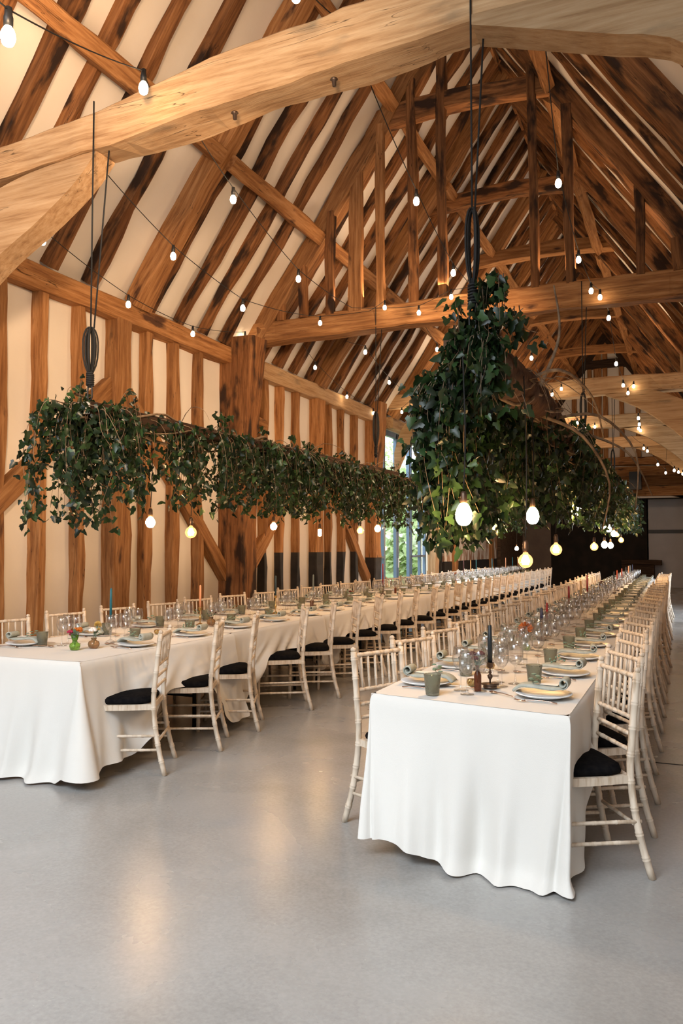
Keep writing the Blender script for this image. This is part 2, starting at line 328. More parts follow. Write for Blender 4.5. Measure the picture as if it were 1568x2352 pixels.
# front wall, entrance closed off against sky light; daylight_entrance stands in for it
quadbox('wall_front', (-2.1, -3.3, 1.35), (8.2, .16, 2.7), M['plaster'])
quadbox('wall_front', (-5.6, -3.3, 3.5), (1.2, .16, 1.6), M['plaster'])
quadbox('ground', (-40, 18, -.35), (70, 120, .3), M['grass'])

# wall plate, studs, posts (left wall)
for i, (a, b) in enumerate(((-3.1, 4.4), (4.75, 10.1), (10.6, 16.1), (16.6, 21.4), (21.6, 25.8), (26, 30.1))):
    timber('wall_plate', (-6.13, a, 4.235), (-6.13, b, 4.235), .22, .25, M['oak' if i < 2 else 'oak_pale'], 'squared oak wall plate along the stud wall ' +
           ['before the first tie beam', 'between the first and second tie beams', 'between the second and third tie beams', 'above the glazed doors', 'beyond the glazed doors', 'against the far gable'][i], 'beam', 'wall plates on the stud wall')
BAY = [(-3, 4.4, 'in front of the first tie beam'), (4.75, 10, 'between the first and second tie beams'), (10.5, 16, 'between the second and third tie beams'), (16.5, 31, 'beyond the third tie beam')]
def bay(y):
    for k, (a, b, t) in enumerate(BAY):
        if y < b + .4: return k, t
    return 3, BAY[3][2]
cnt = {}
def ordn(k): cnt[k] = cnt.get(k, -1) + 1; return ORD[cnt[k]]
studs = [(2.3, .12), (2.85, .12), (3.4, .13), (3.95, .13), (5.1, .12), (5.68, .16), (6.24, .13), (6.81, .10), (7.45, .30), (8.0, .13), (8.57, .13), (9.13, .10),
         (10.95, .12), (11.5, .12), (12.08, .11), (12.87, .28), (13.42, .10), (14.0, .11), (14.66, .11)] + [(20.6 + .55 * k, .12) for k in range(0, 18)]
for y, w in studs:
    k, t = bay(y); big = w > .25; dk = y > 10.5
    fn = (lambda X: 1 if X < 1.37 else 0) if dk else None
    if big: lab = 'broad middle oak post of the stud wall ' + t; g = None
    else: lab = '%s slim oak stud of the plastered wall %s' % (ordn('s' + t), t); g = 'wall studs ' + t
    timber('wall_post' if big else 'wall_stud', (XW + .05, y, .0), (XW + .05, y, 4.13), w, .15 if not big else .24, [M['oak'], M['tar']], lab, 'post' if big else 'stud', g, up=(1, 0, 0), rough=.016, seg=.22, mi_fn=fn)
# main posts with flared heads
def post(y, w, d, lab, dk=False, m='oak'):
    timber('main_post', (XW + d / 2 - .1, y, 0), (XW + d / 2 - .1, y, 4.5), w, d, [M[m], M['tar']], lab, 'post', up=(1, 0, 0), rough=.015, seg=.25,
           prof=lambda u: (-d / 2, d / 2 + (0 if u < .6 else (u - .6) * .35)), mi_fn=(lambda X: 1 if X < 1.37 else 0) if dk else None)
post(4.56, .30, .4, 'heavy oak post carrying the first tie beam')
post(9.98, .42, .5, 'dark heavy oak post with flared head under the second tie beam', m='oak_dark')
post(15.6, .4, .32, 'oak post beside the glazed doors under the third tie beam', True)
post(21.5, .32, .38, 'oak post on the stud wall under the fourth tie beam')
post(25.9, .32, .38, 'oak post on the stud wall under the fifth tie beam')
timber('door_post', (XW + .1, 19.85, 0), (XW + .1, 19.85, 4.1), .3, .26, M['oak_pale'], 'weathered oak post at the far side of the glazed doors', 'post', up=(1, 0, 0))
for (a, b, lab) in (((4.75, 1.05), (7.32, 3.35), 'long slanting wall brace rising from the first post'), ((9.95, .95), (7.6, 3.3), 'long slanting wall brace falling towards the dark heavy post'),
        ((10.5, 1.15), (12.75, 3.2), 'slanting wall brace rising behind the ivy after the dark heavy post'), ((15.35, .8), (13.0, 3.1), 'slanting wall brace falling towards the glazed doors')):
    timber('wall_brace', (XW + .06, a[0], a[1]), (XW + .06, b[0], b[1]), .2, .14, M['oak'], lab, 'brace', up=(1, 0, 0), camber=.0)
timber('wall_peg', (XW + .07, 10.62, 3.42), (XW + .07, 10.98, 3.40), .12, .12, M['oak'], 'short oak block fixed across the stud wall beside the dark post', 'block')

# tie beams
def tp(u):
    x = -6.2 + u * 6.95
    lo = [(-6.2, 4.24), (-4.78, 4.31), (-3.82, 4.34), (-2.83, 4.41), (-1.93, 4.47), (-1.09, 4.52), (0.75, 4.42)]
    hi = [(-6.2, 4.5), (-4.8, 4.55), (-3.8, 4.63), (-3.06, 4.74), (-2.63, 4.79), (-1.93, 4.84), (-.6, 4.86), (.75, 4.8)]
    def li(t):
        for (a, b), (c, d) in zip(t, t[1:]):
            if x <= c + 1e-6: return b + (d - b) * (x - a) / (c - a)
        return t[-1][1]
    return li(lo) - 4.5, li(hi) - 4.5
b1 = timber('tie_beam', (-6.2, 4.57, 4.5), (.75, 4.57, 4.5), .28, .3, M['oak_pale'], 'huge pale cambered oak tie beam crossing overhead, nearest of all', 'beam', 'tie beams', prof=tp, rough=.014, seg=.12)
for x, z, y in ((-2.75, 4.42, 4.415), (-2.02, 4.475, 4.45)):
    mb = MB(); mb.lathe([(0.001, .0), (.022, .0), (.026, .008), (.015, .014), (.012, .05), (.001, .05)], 12)
    o = mb.build('iron_bolt', M['bronze'], parent=None); o.location = (x, 4.5, z - .035); o.rotation_euler = (math.radians(185), 0, 0); tag(o, 'round iron bolt head under the nearest tie beam, ' + ('the one nearer the stud wall' if x < -2.5 else 'the one nearer the roof ridge'), 'bolt', 'bolts under the nearest tie beam')
tied = ['second tie beam, dark oak with peg holes, carrying upright studs', 'third tie beam, pale oak lit by festoon bulbs', 'fourth tie beam, pale oak seen beyond the log of ivy', 'fifth tie beam, pale oak near the far gable', 'last tie beam, oak against the far gable wall']
for (y, lo, hi), lab, mm_ in zip(((10.45, 4.5, 4.83), (16.7, 4.49, 4.83), (21.5, 4.5, 4.82), (25.9, 4.5, 4.8), (30.05, 4.35, 4.62)), tied, ('oak', 'oak_pale', 'oak_pale', 'oak_pale', 'oak')):
    timber('tie_beam', (-6.1, y, (lo + hi) / 2), (.85, y, (lo + hi) / 2), .28, hi - lo, M[mm_], lab, 'beam', 'tie beams', camber=.03, rough=.02, seg=.25)
# curved knee braces (deep boards)
def curved(name, pts_lo, pts_hi, y0, y1, m, label):
    mb = MB(); n = len(pts_lo); vs = []
    o0 = Vector((pts_lo[0][0], y0, pts_lo[0][1]))
    for (a, b) in zip(pts_lo, pts_hi):
        vs += [(a[0], y0, a[1]), (a[0], y1, a[1]), (b[0], y1, b[1]), (b[0], y0, b[1])]
    vs = [tuple(Vector(v) - o0) for v in vs]
    fs = [(i * 4 + k, (i + 1) * 4 + k, (i + 1) * 4 + (k + 1) % 4, i * 4 + (k + 1) % 4) for i in range(n - 1) for k in range(4)] + [(0, 1, 2, 3), ((n - 1) * 4 + 3, (n - 1) * 4 + 2, (n - 1) * 4 + 1, (n - 1) * 4)]
    mb.add(vs, fs, 0, False); o = mb.build(name, m, loc=o0); tag(o, label, 'brace', 'curved braces under the tie beams'); return o
def smooth(pts, n=14):
    out = []
    for i in range(n + 1):
        t = i / n * (len(pts) - 1); k = min(int(t), len(pts) - 2); u = t - k
        p0 = pts[max(k - 1, 0)]; p1 = pts[k]; p2 = pts[k + 1]; p3 = pts[min(k + 2, len(pts) - 1)]
        out.append(tuple(.5 * ((2 * p1[j]) + (-p0[j] + p2[j]) * u + (2 * p0[j] - 5 * p1[j] + 4 * p2[j] - p3[j]) * u * u + (-p0[j] + 3 * p1[j] - 3 * p2[j] + p3[j]) * u ** 3) for j in range(len(p1))))
    return out
curved('knee_brace', smooth([(-5.95, 2.55), (-5.4, 3.25), (-4.9, 3.66), (-4.46, 3.9), (-4.09, 4.14), (-3.9, 4.33)]), smooth([(-5.95, 3.1), (-5.6, 3.7), (-5.3, 4.05), (-4.95, 4.2), (-4.5, 4.30), (-3.9, 4.345)]), 4.47, 4.68, M['oak_pale'], 'broad pale curved brace rising to the nearest tie beam beside the stud wall')
curved('knee_brace', smooth([(-1.10, 4.47), (-.71, 4.34), (-.36, 4.22), (.01, 4.08), (.5, 3.6), (.68, 3.1)]), smooth([(-1.10, 4.53), (-.6, 4.52), (-.3, 4.5), (.1, 4.48), (.5, 4.46), (.68, 4.45)]), 4.38, 4.60, M['oak_pale'], 'broad pale curved brace under the nearest tie beam on the walkway side')
for y, nm in ((16.6, 'third'), (21.5, 'fourth'), (25.9, 'fifth')):
    curved('knee_brace', smooth([(-5.95, 3.05), (-5.6, 3.72), (-5.05, 4.15), (-4.5, 4.5)]), smooth([(-5.95, 3.55), (-5.75, 4.1), (-5.3, 4.45), (-5.0, 4.52)]), y - .09, y + .09, M['oak_pale'], 'curved oak brace rising from the stud wall to the %s tie beam' % nm)
    curved('knee_brace', smooth([(-1.5, 4.49), (-.8, 4.15), (-.1, 3.57), (.5, 2.9)]), smooth([(-.7, 4.55), (-.3, 4.4), (.2, 4.1), (.62, 3.5)]), y - .09, y + .09, M['oak_pale'], 'curved oak brace under the %s tie beam on the walkway side' % nm)
for y, nm in ((4.57, 'first'), (10.45, 'second'), (16.7, 'third'), (21.5, 'fourth'), (25.9, 'fifth')):
    timber('arcade_post', (.75, y, 0), (.75, y, 4.0), .3, .3, M['oak'], 'oak post at the walkway end of the %s tie beam' % nm, 'post', up=(0, 1, 0))
timber('arcade_plate', (.72, -3, 4.07), (.72, 30, 4.07), .22, .18, M['oak'], 'oak plate running above the walkway posts', 'beam')
for (p, q) in ():
    pass
# uprights standing on second tie beam
def under(x): return roofz(x) - .28
for x, w, lab in ((-5.84, .1, 'stub upright nearest the stud wall'), (-5.5, .1, 'short upright next to the stub'), (-5.13, .12, 'third upright from the stud wall'), (-4.70, .12, 'fourth upright from the stud wall'),
                  (-4.31, .19, 'broad upright, widest on the wall side'), (-3.92, .12, 'upright just inside the broad one'), (-3.44, .12, 'tall upright, second inside the broad one'), (-3.02, .12, 'tall upright nearest below the ridge'),
                  (-1.78, .11, 'upright just past the ridge'), (-1.34, .12, 'upright in front of the collar end'), (-.50, .10, 'lone slim upright on the walkway side'), (.0, .24, 'thick upright on the walkway side')):
    timber('upright_stud', (x, 10.36, 4.82), (x + R.uniform(-.04, .04), 10.36, under(x)), w, .1, M['oak_dark' if x > -3.5 or x < -4.5 else 'oak'], 'dark oak %s on the second tie beam' % lab, 'stud', 'uprights on the second tie beam', up=(0, 1, 0), rough=.012)
timber('queen_strut', (-.0, 16.7, 4.8), (.0, 16.7, under(0)), .24, .2, M['oak_pale'], 'pale oak strut standing on the third tie beam, walkway side', 'strut', up=(0, 1, 0))
# rafters
ys = [.2 + .56 * k for k in range(54)]
prin = [1.9, 7.72, 10.45, 12.87, 16.7, 19.1, 21.5, 23.7, 25.9, 28.2]
pn = ['before the nearest tie beam', 'half-way to the second tie beam', 'above the second tie beam', 'half-way from second to third tie beam', 'above the third tie beam', 'half-way from third to fourth tie beam', 'above the fourth tie beam', 'half-way from fourth to fifth tie beam', 'above the fifth tie beam', 'near the far gable']
def raft(y, side, w, d, m, lab, g, nm='rafter', rough=.022):
    off = d / 2 + .002; L = math.hypot(1, SL); nx, nz = SL / L, -1 / L
    x0, x1 = (XW + .02, XR - .05) if side == 0 else (XE - .1, XR + .05)
    s = 1 if side == 0 else -1
    a = Vector((x0 + s * nx * off, y, roofz(x0) + nz * off)); b_ = Vector((x1 + s * nx * off, y + R.uniform(-.04, .04), roofz(x1) + nz * off))
    timber(nm, a, b_, w, d, m, lab, 'rafter', g, up=(-s * SL, 0, 1) if side == 0 else (SL, 0, 1), rough=rough, seg=.3, camber=R.uniform(-.01, .03))
for y in ys:
    if min(abs(y - p) for p in prin) < .30: continue
    k, t = bay(y)
    for side in (0, 1):
        sn = 'slope above the stud wall' if side == 0 else 'slope on the walkway side'
        raft(y + R.uniform(-.04, .04), side, R.uniform(.13, .18) - .03 * side, .13 - .05 * side, M['oak_dark'], '%s slender dark rafter %s, %s' % (ordn(sn + t), t.replace('between the ', 'between ').replace('in front of the', 'before').replace('beyond the', 'past'), 'stud wall slope' if side == 0 else 'walkway slope'), 'rafters on the %s %s' % (sn, t))
for y, t in zip(prin, pn):
    for side in (0, 1):
        raft(y, side, .26, .25, M['oak'] if side == 0 else M['oak_dark'], 'thick principal rafter on the %s side %s' % ('stud wall' if side == 0 else 'walkway', t), 'principal rafters', 'principal_rafter', .02)
# purlins
def purl(x, ya, yb, w, off, lab, side=0, m='oak'):
    L = math.hypot(1, SL); s = 1 if side == 0 else -1
    c = Vector((x + s * SL / L * off, 0, roofz(x) - off / L))
    timber('purlin', (c.x, ya, c.z), (c.x, yb, c.z), w, w, M[m], lab, 'beam', 'purlins', up=(-s * SL, 0, 1), rough=.014)
for i, (a, b) in enumerate(((-3, 1.8), (2.0, 7.62), (7.82, 10.3), (10.6, 12.8), (12.95, 16.6), (16.8, 21.4), (21.6, 25.8), (26, 30))):
    t = ['at the entrance end', 'nearest, crossing behind the nearest tie beam', 'just before the second tie beam', 'just past the second tie beam', 'before the third tie beam', 'past the third tie beam', 'past the fourth tie beam', 'at the far gable'][i]
    purl(-5.05, a, b, .19, .23, 'lower purlin length on the stud wall slope, ' + t)
    purl(-3.90, a, b, .15, .21, 'upper purlin length on the stud wall slope, ' + t)
    purl(-1.42, a, b, .15, .21, 'upper purlin length on the walkway slope, ' + t, 1, 'oak')
# collars
for y, lab in zip((7.72, 10.45, 13.5, 16.5, 19.1, 21.5, 25.6), ('in the first full bay, mostly hidden', 'above the second tie beam', 'half-way between second and third tie beams', 'above the third tie beam', 'half-way between third and fourth tie beams', 'above the fourth tie beam', 'above the fifth tie beam')):
    if y == 7.72: continue
    timber('collar', (-4.2, y, 7.5), (-1.28, y, 7.5), .2, .26, M['oak_dark' if y < 15 else 'oak'], 'cambered oak collar ' + lab, 'beam', 'roof collars', camber=.1, rough=.016)
timber('ridge_board', (XR, -3, ZR - .15), (XR, 31, ZR - .15), .05, .14, M['oak_dark'], 'dark ridge board along the roof apex', 'board')
# gable timbers
timber('king_post', (-3.0, 30.1, 4.6), (-3.0, 30.1, 9.0), .28, .1, M['oak'], 'oak post in the middle of the far gable', 'post', up=(0, 1, 0))
timber('gable_rail', (-5.3, 30.1, 6.05), (-.3, 30.1, 6.05), .12, .22, M['oak_black'], 'black horizontal rail low in the far gable', 'rail')
timber('gable_rail', (-4.15, 30.1, 8.1), (-1.4, 30.1, 8.1), .12, .3, M['oak_black'], 'black horizontal rail high in the far gable', 'rail')
for k in range(-6, 6):
    x = -3.0 + .55 * k + (.27 if k >= 0 else .27)
    if roofz(x) > 5: timber('gable_stud', (x, 30.13, 4.6), (x, 30.13, roofz(x) - .1), .16, .1, M['oak'], '%s upright oak stud from the wall side in the plastered far gable' % ORD[k + 6], 'stud', 'studs in the far gable', up=(0, 1, 0))
for k in range(3):
    timber('gable_plank', (-6.1, 30.15, 3.44 + .36 * k), (1.8, 30.15, 3.44 + .36 * k), .07, .35, M['oak'], 'wide horizontal plank under the far gable, %s one' % ('lowest', 'middle', 'topmost')[k], 'plank', 'planks under the far gable', rough=.004)
for sx, a in ((-1, 0), (1, 1)):
    timber('gable_rafter', (XW + .2, 30.1, 4.5) if a == 0 else (.65, 30.1, 4.6), (XR, 30.1, ZR - .3), .12, .3, M['oak_black'], 'black sloping timber edging the far gable, %s side' % ('stud wall' if a == 0 else 'walkway'), 'rafter', 'sloping timbers of the far gable')
quadbox('speaker', (-1.72, 29.6, 3.78), (.40, .32, .62), M['black'], None)
tag(bpy.data.objects['speaker'], 'small black loudspeaker fixed on the planks of the far gable', 'speaker', kind='thing')
# weathered boarding beyond the glazed doors
mb = MB(); mb.box((0, 0, 0), (.06, 6.3, 2.75)); tag(mb.build('wall_board', M['peel'], loc=(-6.05, 23.75, 2.45)), 'peeling limewashed board panel beyond the glazed doors', 'panel')
mb = MB(); mb.box((0, 0, 0), (.1, 6.3, 1.05)); tag(mb.build('wall_panel', M['near_black'], loc=(-6.06, 23.75, .53)), 'black low panel under the peeling board', 'panel')
mb = MB(); mb.box((0, 0, 0), (.12, 4.0, 2.6)); tag(mb.build('wall_boarding', M['old_board'], loc=(-6.02, 29.2, 1.3)), 'dark brown boarding in the far corner of the stud wall', 'panel')
timber('log_ledge', (-2.3, 30.9, .93), (-.95, 30.9, .90), .6, .16, M['oak_black'], 'dark timber ledge in front of the far white wall', 'ledge')
timber('log_ledge', (-2.3, 30.9, .42), (-1.2, 30.9, .42), .6, .84, M['oak_black'], 'lower dark timber ledge by the far near-black wall', 'ledge')
# right side wall opening trim, floor joint
quadbox('trim_2', (.9, 5.9, .001), (3.0, .012, .004), M['tar'])

# french doors
def door():
    r = empty('window_1', (XW - .04, 15.95, 0)); tag(r, kind='structure')
    mb = MB(); L = 3.65; H = 4.08; t = .075
    def v(y, w=.07): mb.box((0, y, H / 2), (t, w, H))
    v(.035); v(.62, .10); v(1.42, .06); v(1.53, .06); v(2.36, .10); v(2.50, .05); v(3.2, .06); v(3.61, .07)
    for z in (.06, H - .05): mb.box((0, L / 2, z), (t, L, .12))
    for a, b_ in ((.07, .57), (2.4, 3.58)): mb.box((0, (a + b_) / 2, 1.24), (t, b_ - a, .05))
    mb.build('window_frame', M['frame_blue'], r)
    for a, b_ in ((.07, .57), (.67, 1.39), (1.56, 2.31), (2.53, 3.17), (3.23, 3.57)):
        g = MB(); g.box((0, (a + b_) / 2, H / 2), (.012, b_ - a, H - .2)); g.build('glass_pane', M['pane'], r)
    h = MB(); h.box((.05, 1.5, 1.1), (.02, .03, .22)); h.tube([(.05, 1.5, 1.13), (.10, 1.5, 1.13), (.10, 1.40, 1.13)], .009); o = h.build('door_handle', M['china'], r); o['label'] = 'pale metal handle'
door()
# greenery outside
def leafcloud(name, c, rad, n, size, m, lab):
    mb = MB(); sh = []
    for i in range(n):
        d = Vector((R.gauss(0, 1), R.gauss(0, 1), R.gauss(0, 1))).normalized() * (R.random() ** .4)
        p = Vector((d.x * rad[0], d.y * rad[1], d.z * rad[2]))
        a = Vector((R.gauss(0, 1), R.gauss(0, 1), R.gauss(0, 1))).normalized() * size; b_ = a.orthogonal().normalized() * size * .6
        mb.add([p - a, p + b_, p + a, p - b_], [(0, 1, 2, 3)], 0, False); sh.append(R.random())
    o = mb.build(name, m, loc=c); at = o.data.attributes.new('shade', 'FLOAT', 'FACE'); at.data.foreach_set('value', sh); return o
for i, (x, y, z, s, lab) in enumerate(((-14, 40, 2.6, 2.4, 'pale green tree outside the glazed doors, nearest to the doors'), (-17.5, 48, 3.6, 3.4, 'tall pale tree outside, middle of the view through the doors'), (-19.5, 60, 4.2, 4.4, 'pale tree outside, far side of the view through the doors'), (-11, 33, 1.3, 1.5, 'low pale bush outside the glazed doors'), (-26, 70, 7, 6, 'large pale tree standing behind the others outside'))):
    t = empty('garden_tree', (x, y, -.2)); tag(t, lab, 'tree', 'trees outside the glazed doors')
    f = leafcloud('crown', (0, 0, z + .2), (s, s * 1.2, z * .95), 3000, .20, M['tree'], ''); f.parent = t
    q = MB(); q.tube([(0, 0, 0), (.1, .05, z * .5), (0, 0, z)], [.16, .12, .06]); q.build('trunk', M['twig'], t)

# ------------------------------------------------------------------ tables and cloths
def cxL(y): return -4.12 - .012 * (y - 4)
def cxR(y): return -.965 - .014 * (y - 3.6)
TZ = .735
def trestle(cx, ya, yb, w, lab, g):
    y = (ya + yb) / 2; t = empty('trestle_table', (cx, y, 0)); tag(t, lab, 'table', g)
    mb = MB(); mb.box((0, 0, TZ - .02), (w - .06, yb - ya - .04, .035)); mb.build('tabletop', M['oak'], t)
    for s in (-1, 1):
        mb = MB(); d = (yb - ya) / 2 - .28
        x = w / 2 - .2
        mb.tube([(-x, s * d, .0), (-x, s * d, TZ - .1), (-x + .05, s * d, TZ - .04), (x - .05, s * d, TZ - .04), (x, s * d, TZ - .1), (x, s * d, 0)], .017, 8); mb.tube([(-x, s * d, .25), (x, s * d, .25)], .012, 6)
        mb.build('leg', M['black'], t)
def fold(s, sd):
    a = noise.noise(Vector((s * 4.2, sd, 0))); b_ = noise.noise(Vector((s * 9.5, sd + 9, 2)))
    return (1 - 3.2 * abs(a)) * .62 + (1 - 3 * abs(b_)) * .22 - .25
def cloth(cx, ya, yb, w, ends, hemL, hemR, hemF, lab, g, sd, flare=.035, bulge=.1, shear=0, pinch=0):
    """draped cloth; hem functions give the hem height along each side (u 0..1), ends: which short ends hang"""
    mb = MB(); c = Vector((cx, (ya + yb) / 2, 0)); hw, hl = w / 2, (yb - ya) / 2; per = []; N = 34
    # perimeter list: (x,y,nx,ny,hem,cornerness,s)
    def side(x0, y0, x1, y1, nx, ny, hem, n, rev=False):
        for i in range(n):
            u = i / n; per.append((x0 + (x1 - x0) * u, y0 + (y1 - y0) * u, nx, ny, hem(1 - u if rev else u), u))
    nS = int((yb - ya) / .05)
    def corner(x, y, n0, n1, h, k=7):
        for i in range(k):
            a = (i + .5) / k; v = Vector(n0) * (1 - a) + Vector(n1) * a; v.normalize(); per.append((x, y, v.x, v.y, h, -math.sin(PI * a)))
    if 'near' in ends: side(-hw, -hl, hw, -hl, 0, -1, hemF, int(w / .035)); corner(hw, -hl, (0, -1), (1, 0), (hemF(1) + hemR(0)) / 2)
    side(hw, -hl, hw, hl, 1, 0, hemR, nS)
    if 'far' in ends: corner(hw, hl, (1, 0), (0, 1), .25)
    if 'far' in ends: side(hw, hl, -hw, hl, 0, 1, lambda u: .08, int(w / .05)); corner(-hw, hl, (0, 1), (-1, 0), .25)
    else: per.append((hw, hl, 1, 0, hemR(1), 1)); brk = len(per)
    side(-hw, hl, -hw, -hl, -1, 0, hemL, nS, True)
    if 'near' in ends: corner(-hw, -hl, (-1, 0), (0, -1), (hemF(0) + hemL(0)) / 2)
    else: per.append((-hw, -hl, -1, 0, hemL(0), 1))
    NT = 16; ring = []; n = len(per); s = 0; px, py = per[0][0], per[0][1]
    for (x, y, nx, ny, hem, u) in per:
        s += math.hypot(x - px, y - py) + (.05 if u < 0 else 0); px, py = x, y; col = []
        for j in range(NT + 1):
            t = j / NT
            if j == 0: o_, z = -.012, TZ + .006
            else:
                z = TZ - (TZ - hem) * t ** .95 if j > 1 else TZ - .012
                front = ny < -.5; q = s if (front or u < 0) else s + (TZ - z) * (1.6 if hem > .2 else .25)
                f = fold(q, sd); o_ = .004 + flare * t + .105 * f * t ** .8 * min(1, (TZ - z) * 2.0 + .03) + (bulge * t ** 1.2 * -u if u < 0 else 0)
                if hem > .2 and not front: o_ += .05 * t * (TZ - hem) * 2
                if front: o_ += .03 * noise.noise(Vector((s * 1.5, z * 2.2, sd))) * t
                if z < .05: o_ += (.05 - z) * .9
            f_ = max(0, 1 - (y + hl) / (2 * hl)); xx = x + nx * o_; yy = y + ny * o_
            xx *= 1 - pinch * (t if j else 0) * f_ ** 3; yy += shear * (hw - x) / w * f_ * (1 - .7 * t * (j > 0))
            col.append((xx, yy, max(z, .008)))
        ring.append(col)
    for col in ring: mb.v += col
    K = NT + 1; closed = 'near' in ends and 'far' in ends
    for i in range(n):
        if i == n - 1 and not ('near' in ends): break
        k = (i + 1) % n
        if 'far' not in ends and i == brk - 1: continue
        for j in range(NT):
            mb.f.append([i * K + j, i * K + j + 1, k * K + j + 1, k * K + j]); mb.m.append(0); mb.sm.append(True)
    # top
    b0 = len(mb.v); nx_, ny_ = 10, 24
    for a in range(nx_ + 1):
        for b_ in range(ny_ + 1):
            X = -hw + w * a / nx_; Y = -hl + 2 * hl * b_ / ny_
            X = max(-hw + .01, min(hw - .01, X)); Y = max(-hl + .008, min(hl - .008, Y))
            Y += shear * (hw - X) / w * max(0, 1 - (Y + hl) / (2 * hl))
            mb.v.append((X, Y, TZ + .0065 + (.0015 * noise.noise(Vector((X * 4, Y * 4, sd))))))
    for a in range(nx_):
        for b_ in range(ny_):
            q = b0 + a * (ny_ + 1) + b_; mb.f.append([q, q + ny_ + 1, q + ny_ + 2, q + 1]); mb.m.append(0); mb.sm.append(True)
    o = mb.build('tablecloth', M['cloth'], loc=c); tag(o, lab, 'tablecloth', g)
    md = o.modifiers.new('sub', 'SUBSURF'); md.levels = 1; md.render_levels = 1
    return o
def smst(a, b, t): t = max(0, min(1, (t - a) / (b - a))); return t * t * (3 - 2 * t)
TLL, TLR = 1.85, 1.95
def scallop(lo=.06, hi=.43, ph=0): return lambda u: lo + (hi - lo) * math.sin(PI * min(1, max(0, u + ph))) ** .7
nL, nR = 10, 8
for i in range(nL):
    ya = 3.98 + TLL * i; yb = ya + TLL; w = 1.18; cx = cxL((ya + yb) / 2)
    trestle(cx, ya, yb, w, 'black-legged trestle table under the stud wall row of cloths, %s from the near end' % ORD[i], 'trestle tables of the stud wall row')
    if i == 0: hR = lambda u: .10 + (.46 - .10) * smst(.18, .42, u) - .40 * smst(.62, .86, u)
    elif i == 1: hR = lambda u: .08 + .42 * smst(.06, .3, u) - .28 * smst(.75, .97, u)
    else:
        hh = R.uniform(.4, .52); hR = (lambda hh: lambda u: .16 + (hh - .16) * smst(0, .28, u) - (hh - .2) * smst(.72, 1, u))(hh)
    hL = lambda u: .03 + .42 * smst(.25, .5, u)
    cloth(cx, ya, yb, w, ('near',) if i == 0 else (('far',) if i == nL - 1 else ()), hL, hR, lambda u: .012 + .05 * abs(u - .8), 'ivory cloth on the stud wall row of tables, %s from the near end' % ORD[i], 'ivory tablecloths of the stud wall row', i * 3.1, flare=.13 if i == 0 else .035, bulge=.10)
for i in range(nR):
    ya = 3.56 + TLR * i; yb = ya + TLR; w = .99; cx = cxR((ya + yb) / 2)
    trestle(cx, ya + (.2 if i == 0 else 0), yb, w, 'black-legged trestle table in the row under the ivy log, %s from the near end' % ORD[i], 'trestle tables under the ivy log')
    if i == 0: hR = lambda u: .03 + .5 * smst(.10, .34, u) - .1 * smst(.8, 1, u); hL = lambda u: .10 + .38 * smst(.12, .4, u)
    else: hR = lambda u: .38 + .1 * math.sin(PI * u); hL = lambda u: .4 + .08 * math.sin(PI * u)
    cloth(cx, ya, yb, w, ('near',) if i == 0 else (('far',) if i == nR - 1 else ()), hL, hR, lambda u: .10 - .095 * smst(0, .6, u), 'ivory cloth on the row under the ivy log, %s from the near end' % ORD[i], 'ivory tablecloths under the ivy log', 50 + i * 2.7, flare=.02, bulge=.05, shear=.17 if i == 0 else 0, pinch=.16 if i == 0 else 0)

# ------------------------------------------------------------------ chiavari chair (faces +Y, origin on floor under seat centre)
def bamboo(mb, pts, r, rings=(), n=9, fin=False):
    """tube with raised bamboo rings at fractions along the path"""
    P = [Vector(p) for p in pts]; cum = [0]
    for a, b_ in zip(P, P[1:]): cum.append(cum[-1] + (b_ - a).length)
    L = cum[-1]
    def at(s):
        for i in range(len(P) - 1):
            if s <= cum[i + 1] + 1e-9: return P[i].lerp(P[i + 1], (s - cum[i]) / (cum[i + 1] - cum[i]))
        return P[-1]
    S = [(c, r) for c in cum]
    for q in rings:
        s = q * L
        for d, k in ((-.012, 1), (-.008, 1.15), (-.004, 1.15), (0, 1.0), (.004, 1.15), (.008, 1.15), (.012, 1)):
            if 0 < s + d < L: S.append((s + d, r * k))
    S = sorted(set(S)); T = [S[0]]
    for a in S[1:]:
        if a[0] - T[-1][0] > .0015: T.append(a)
    mb.tube([at(s) for s, _ in T], [q for _, q in T], n)
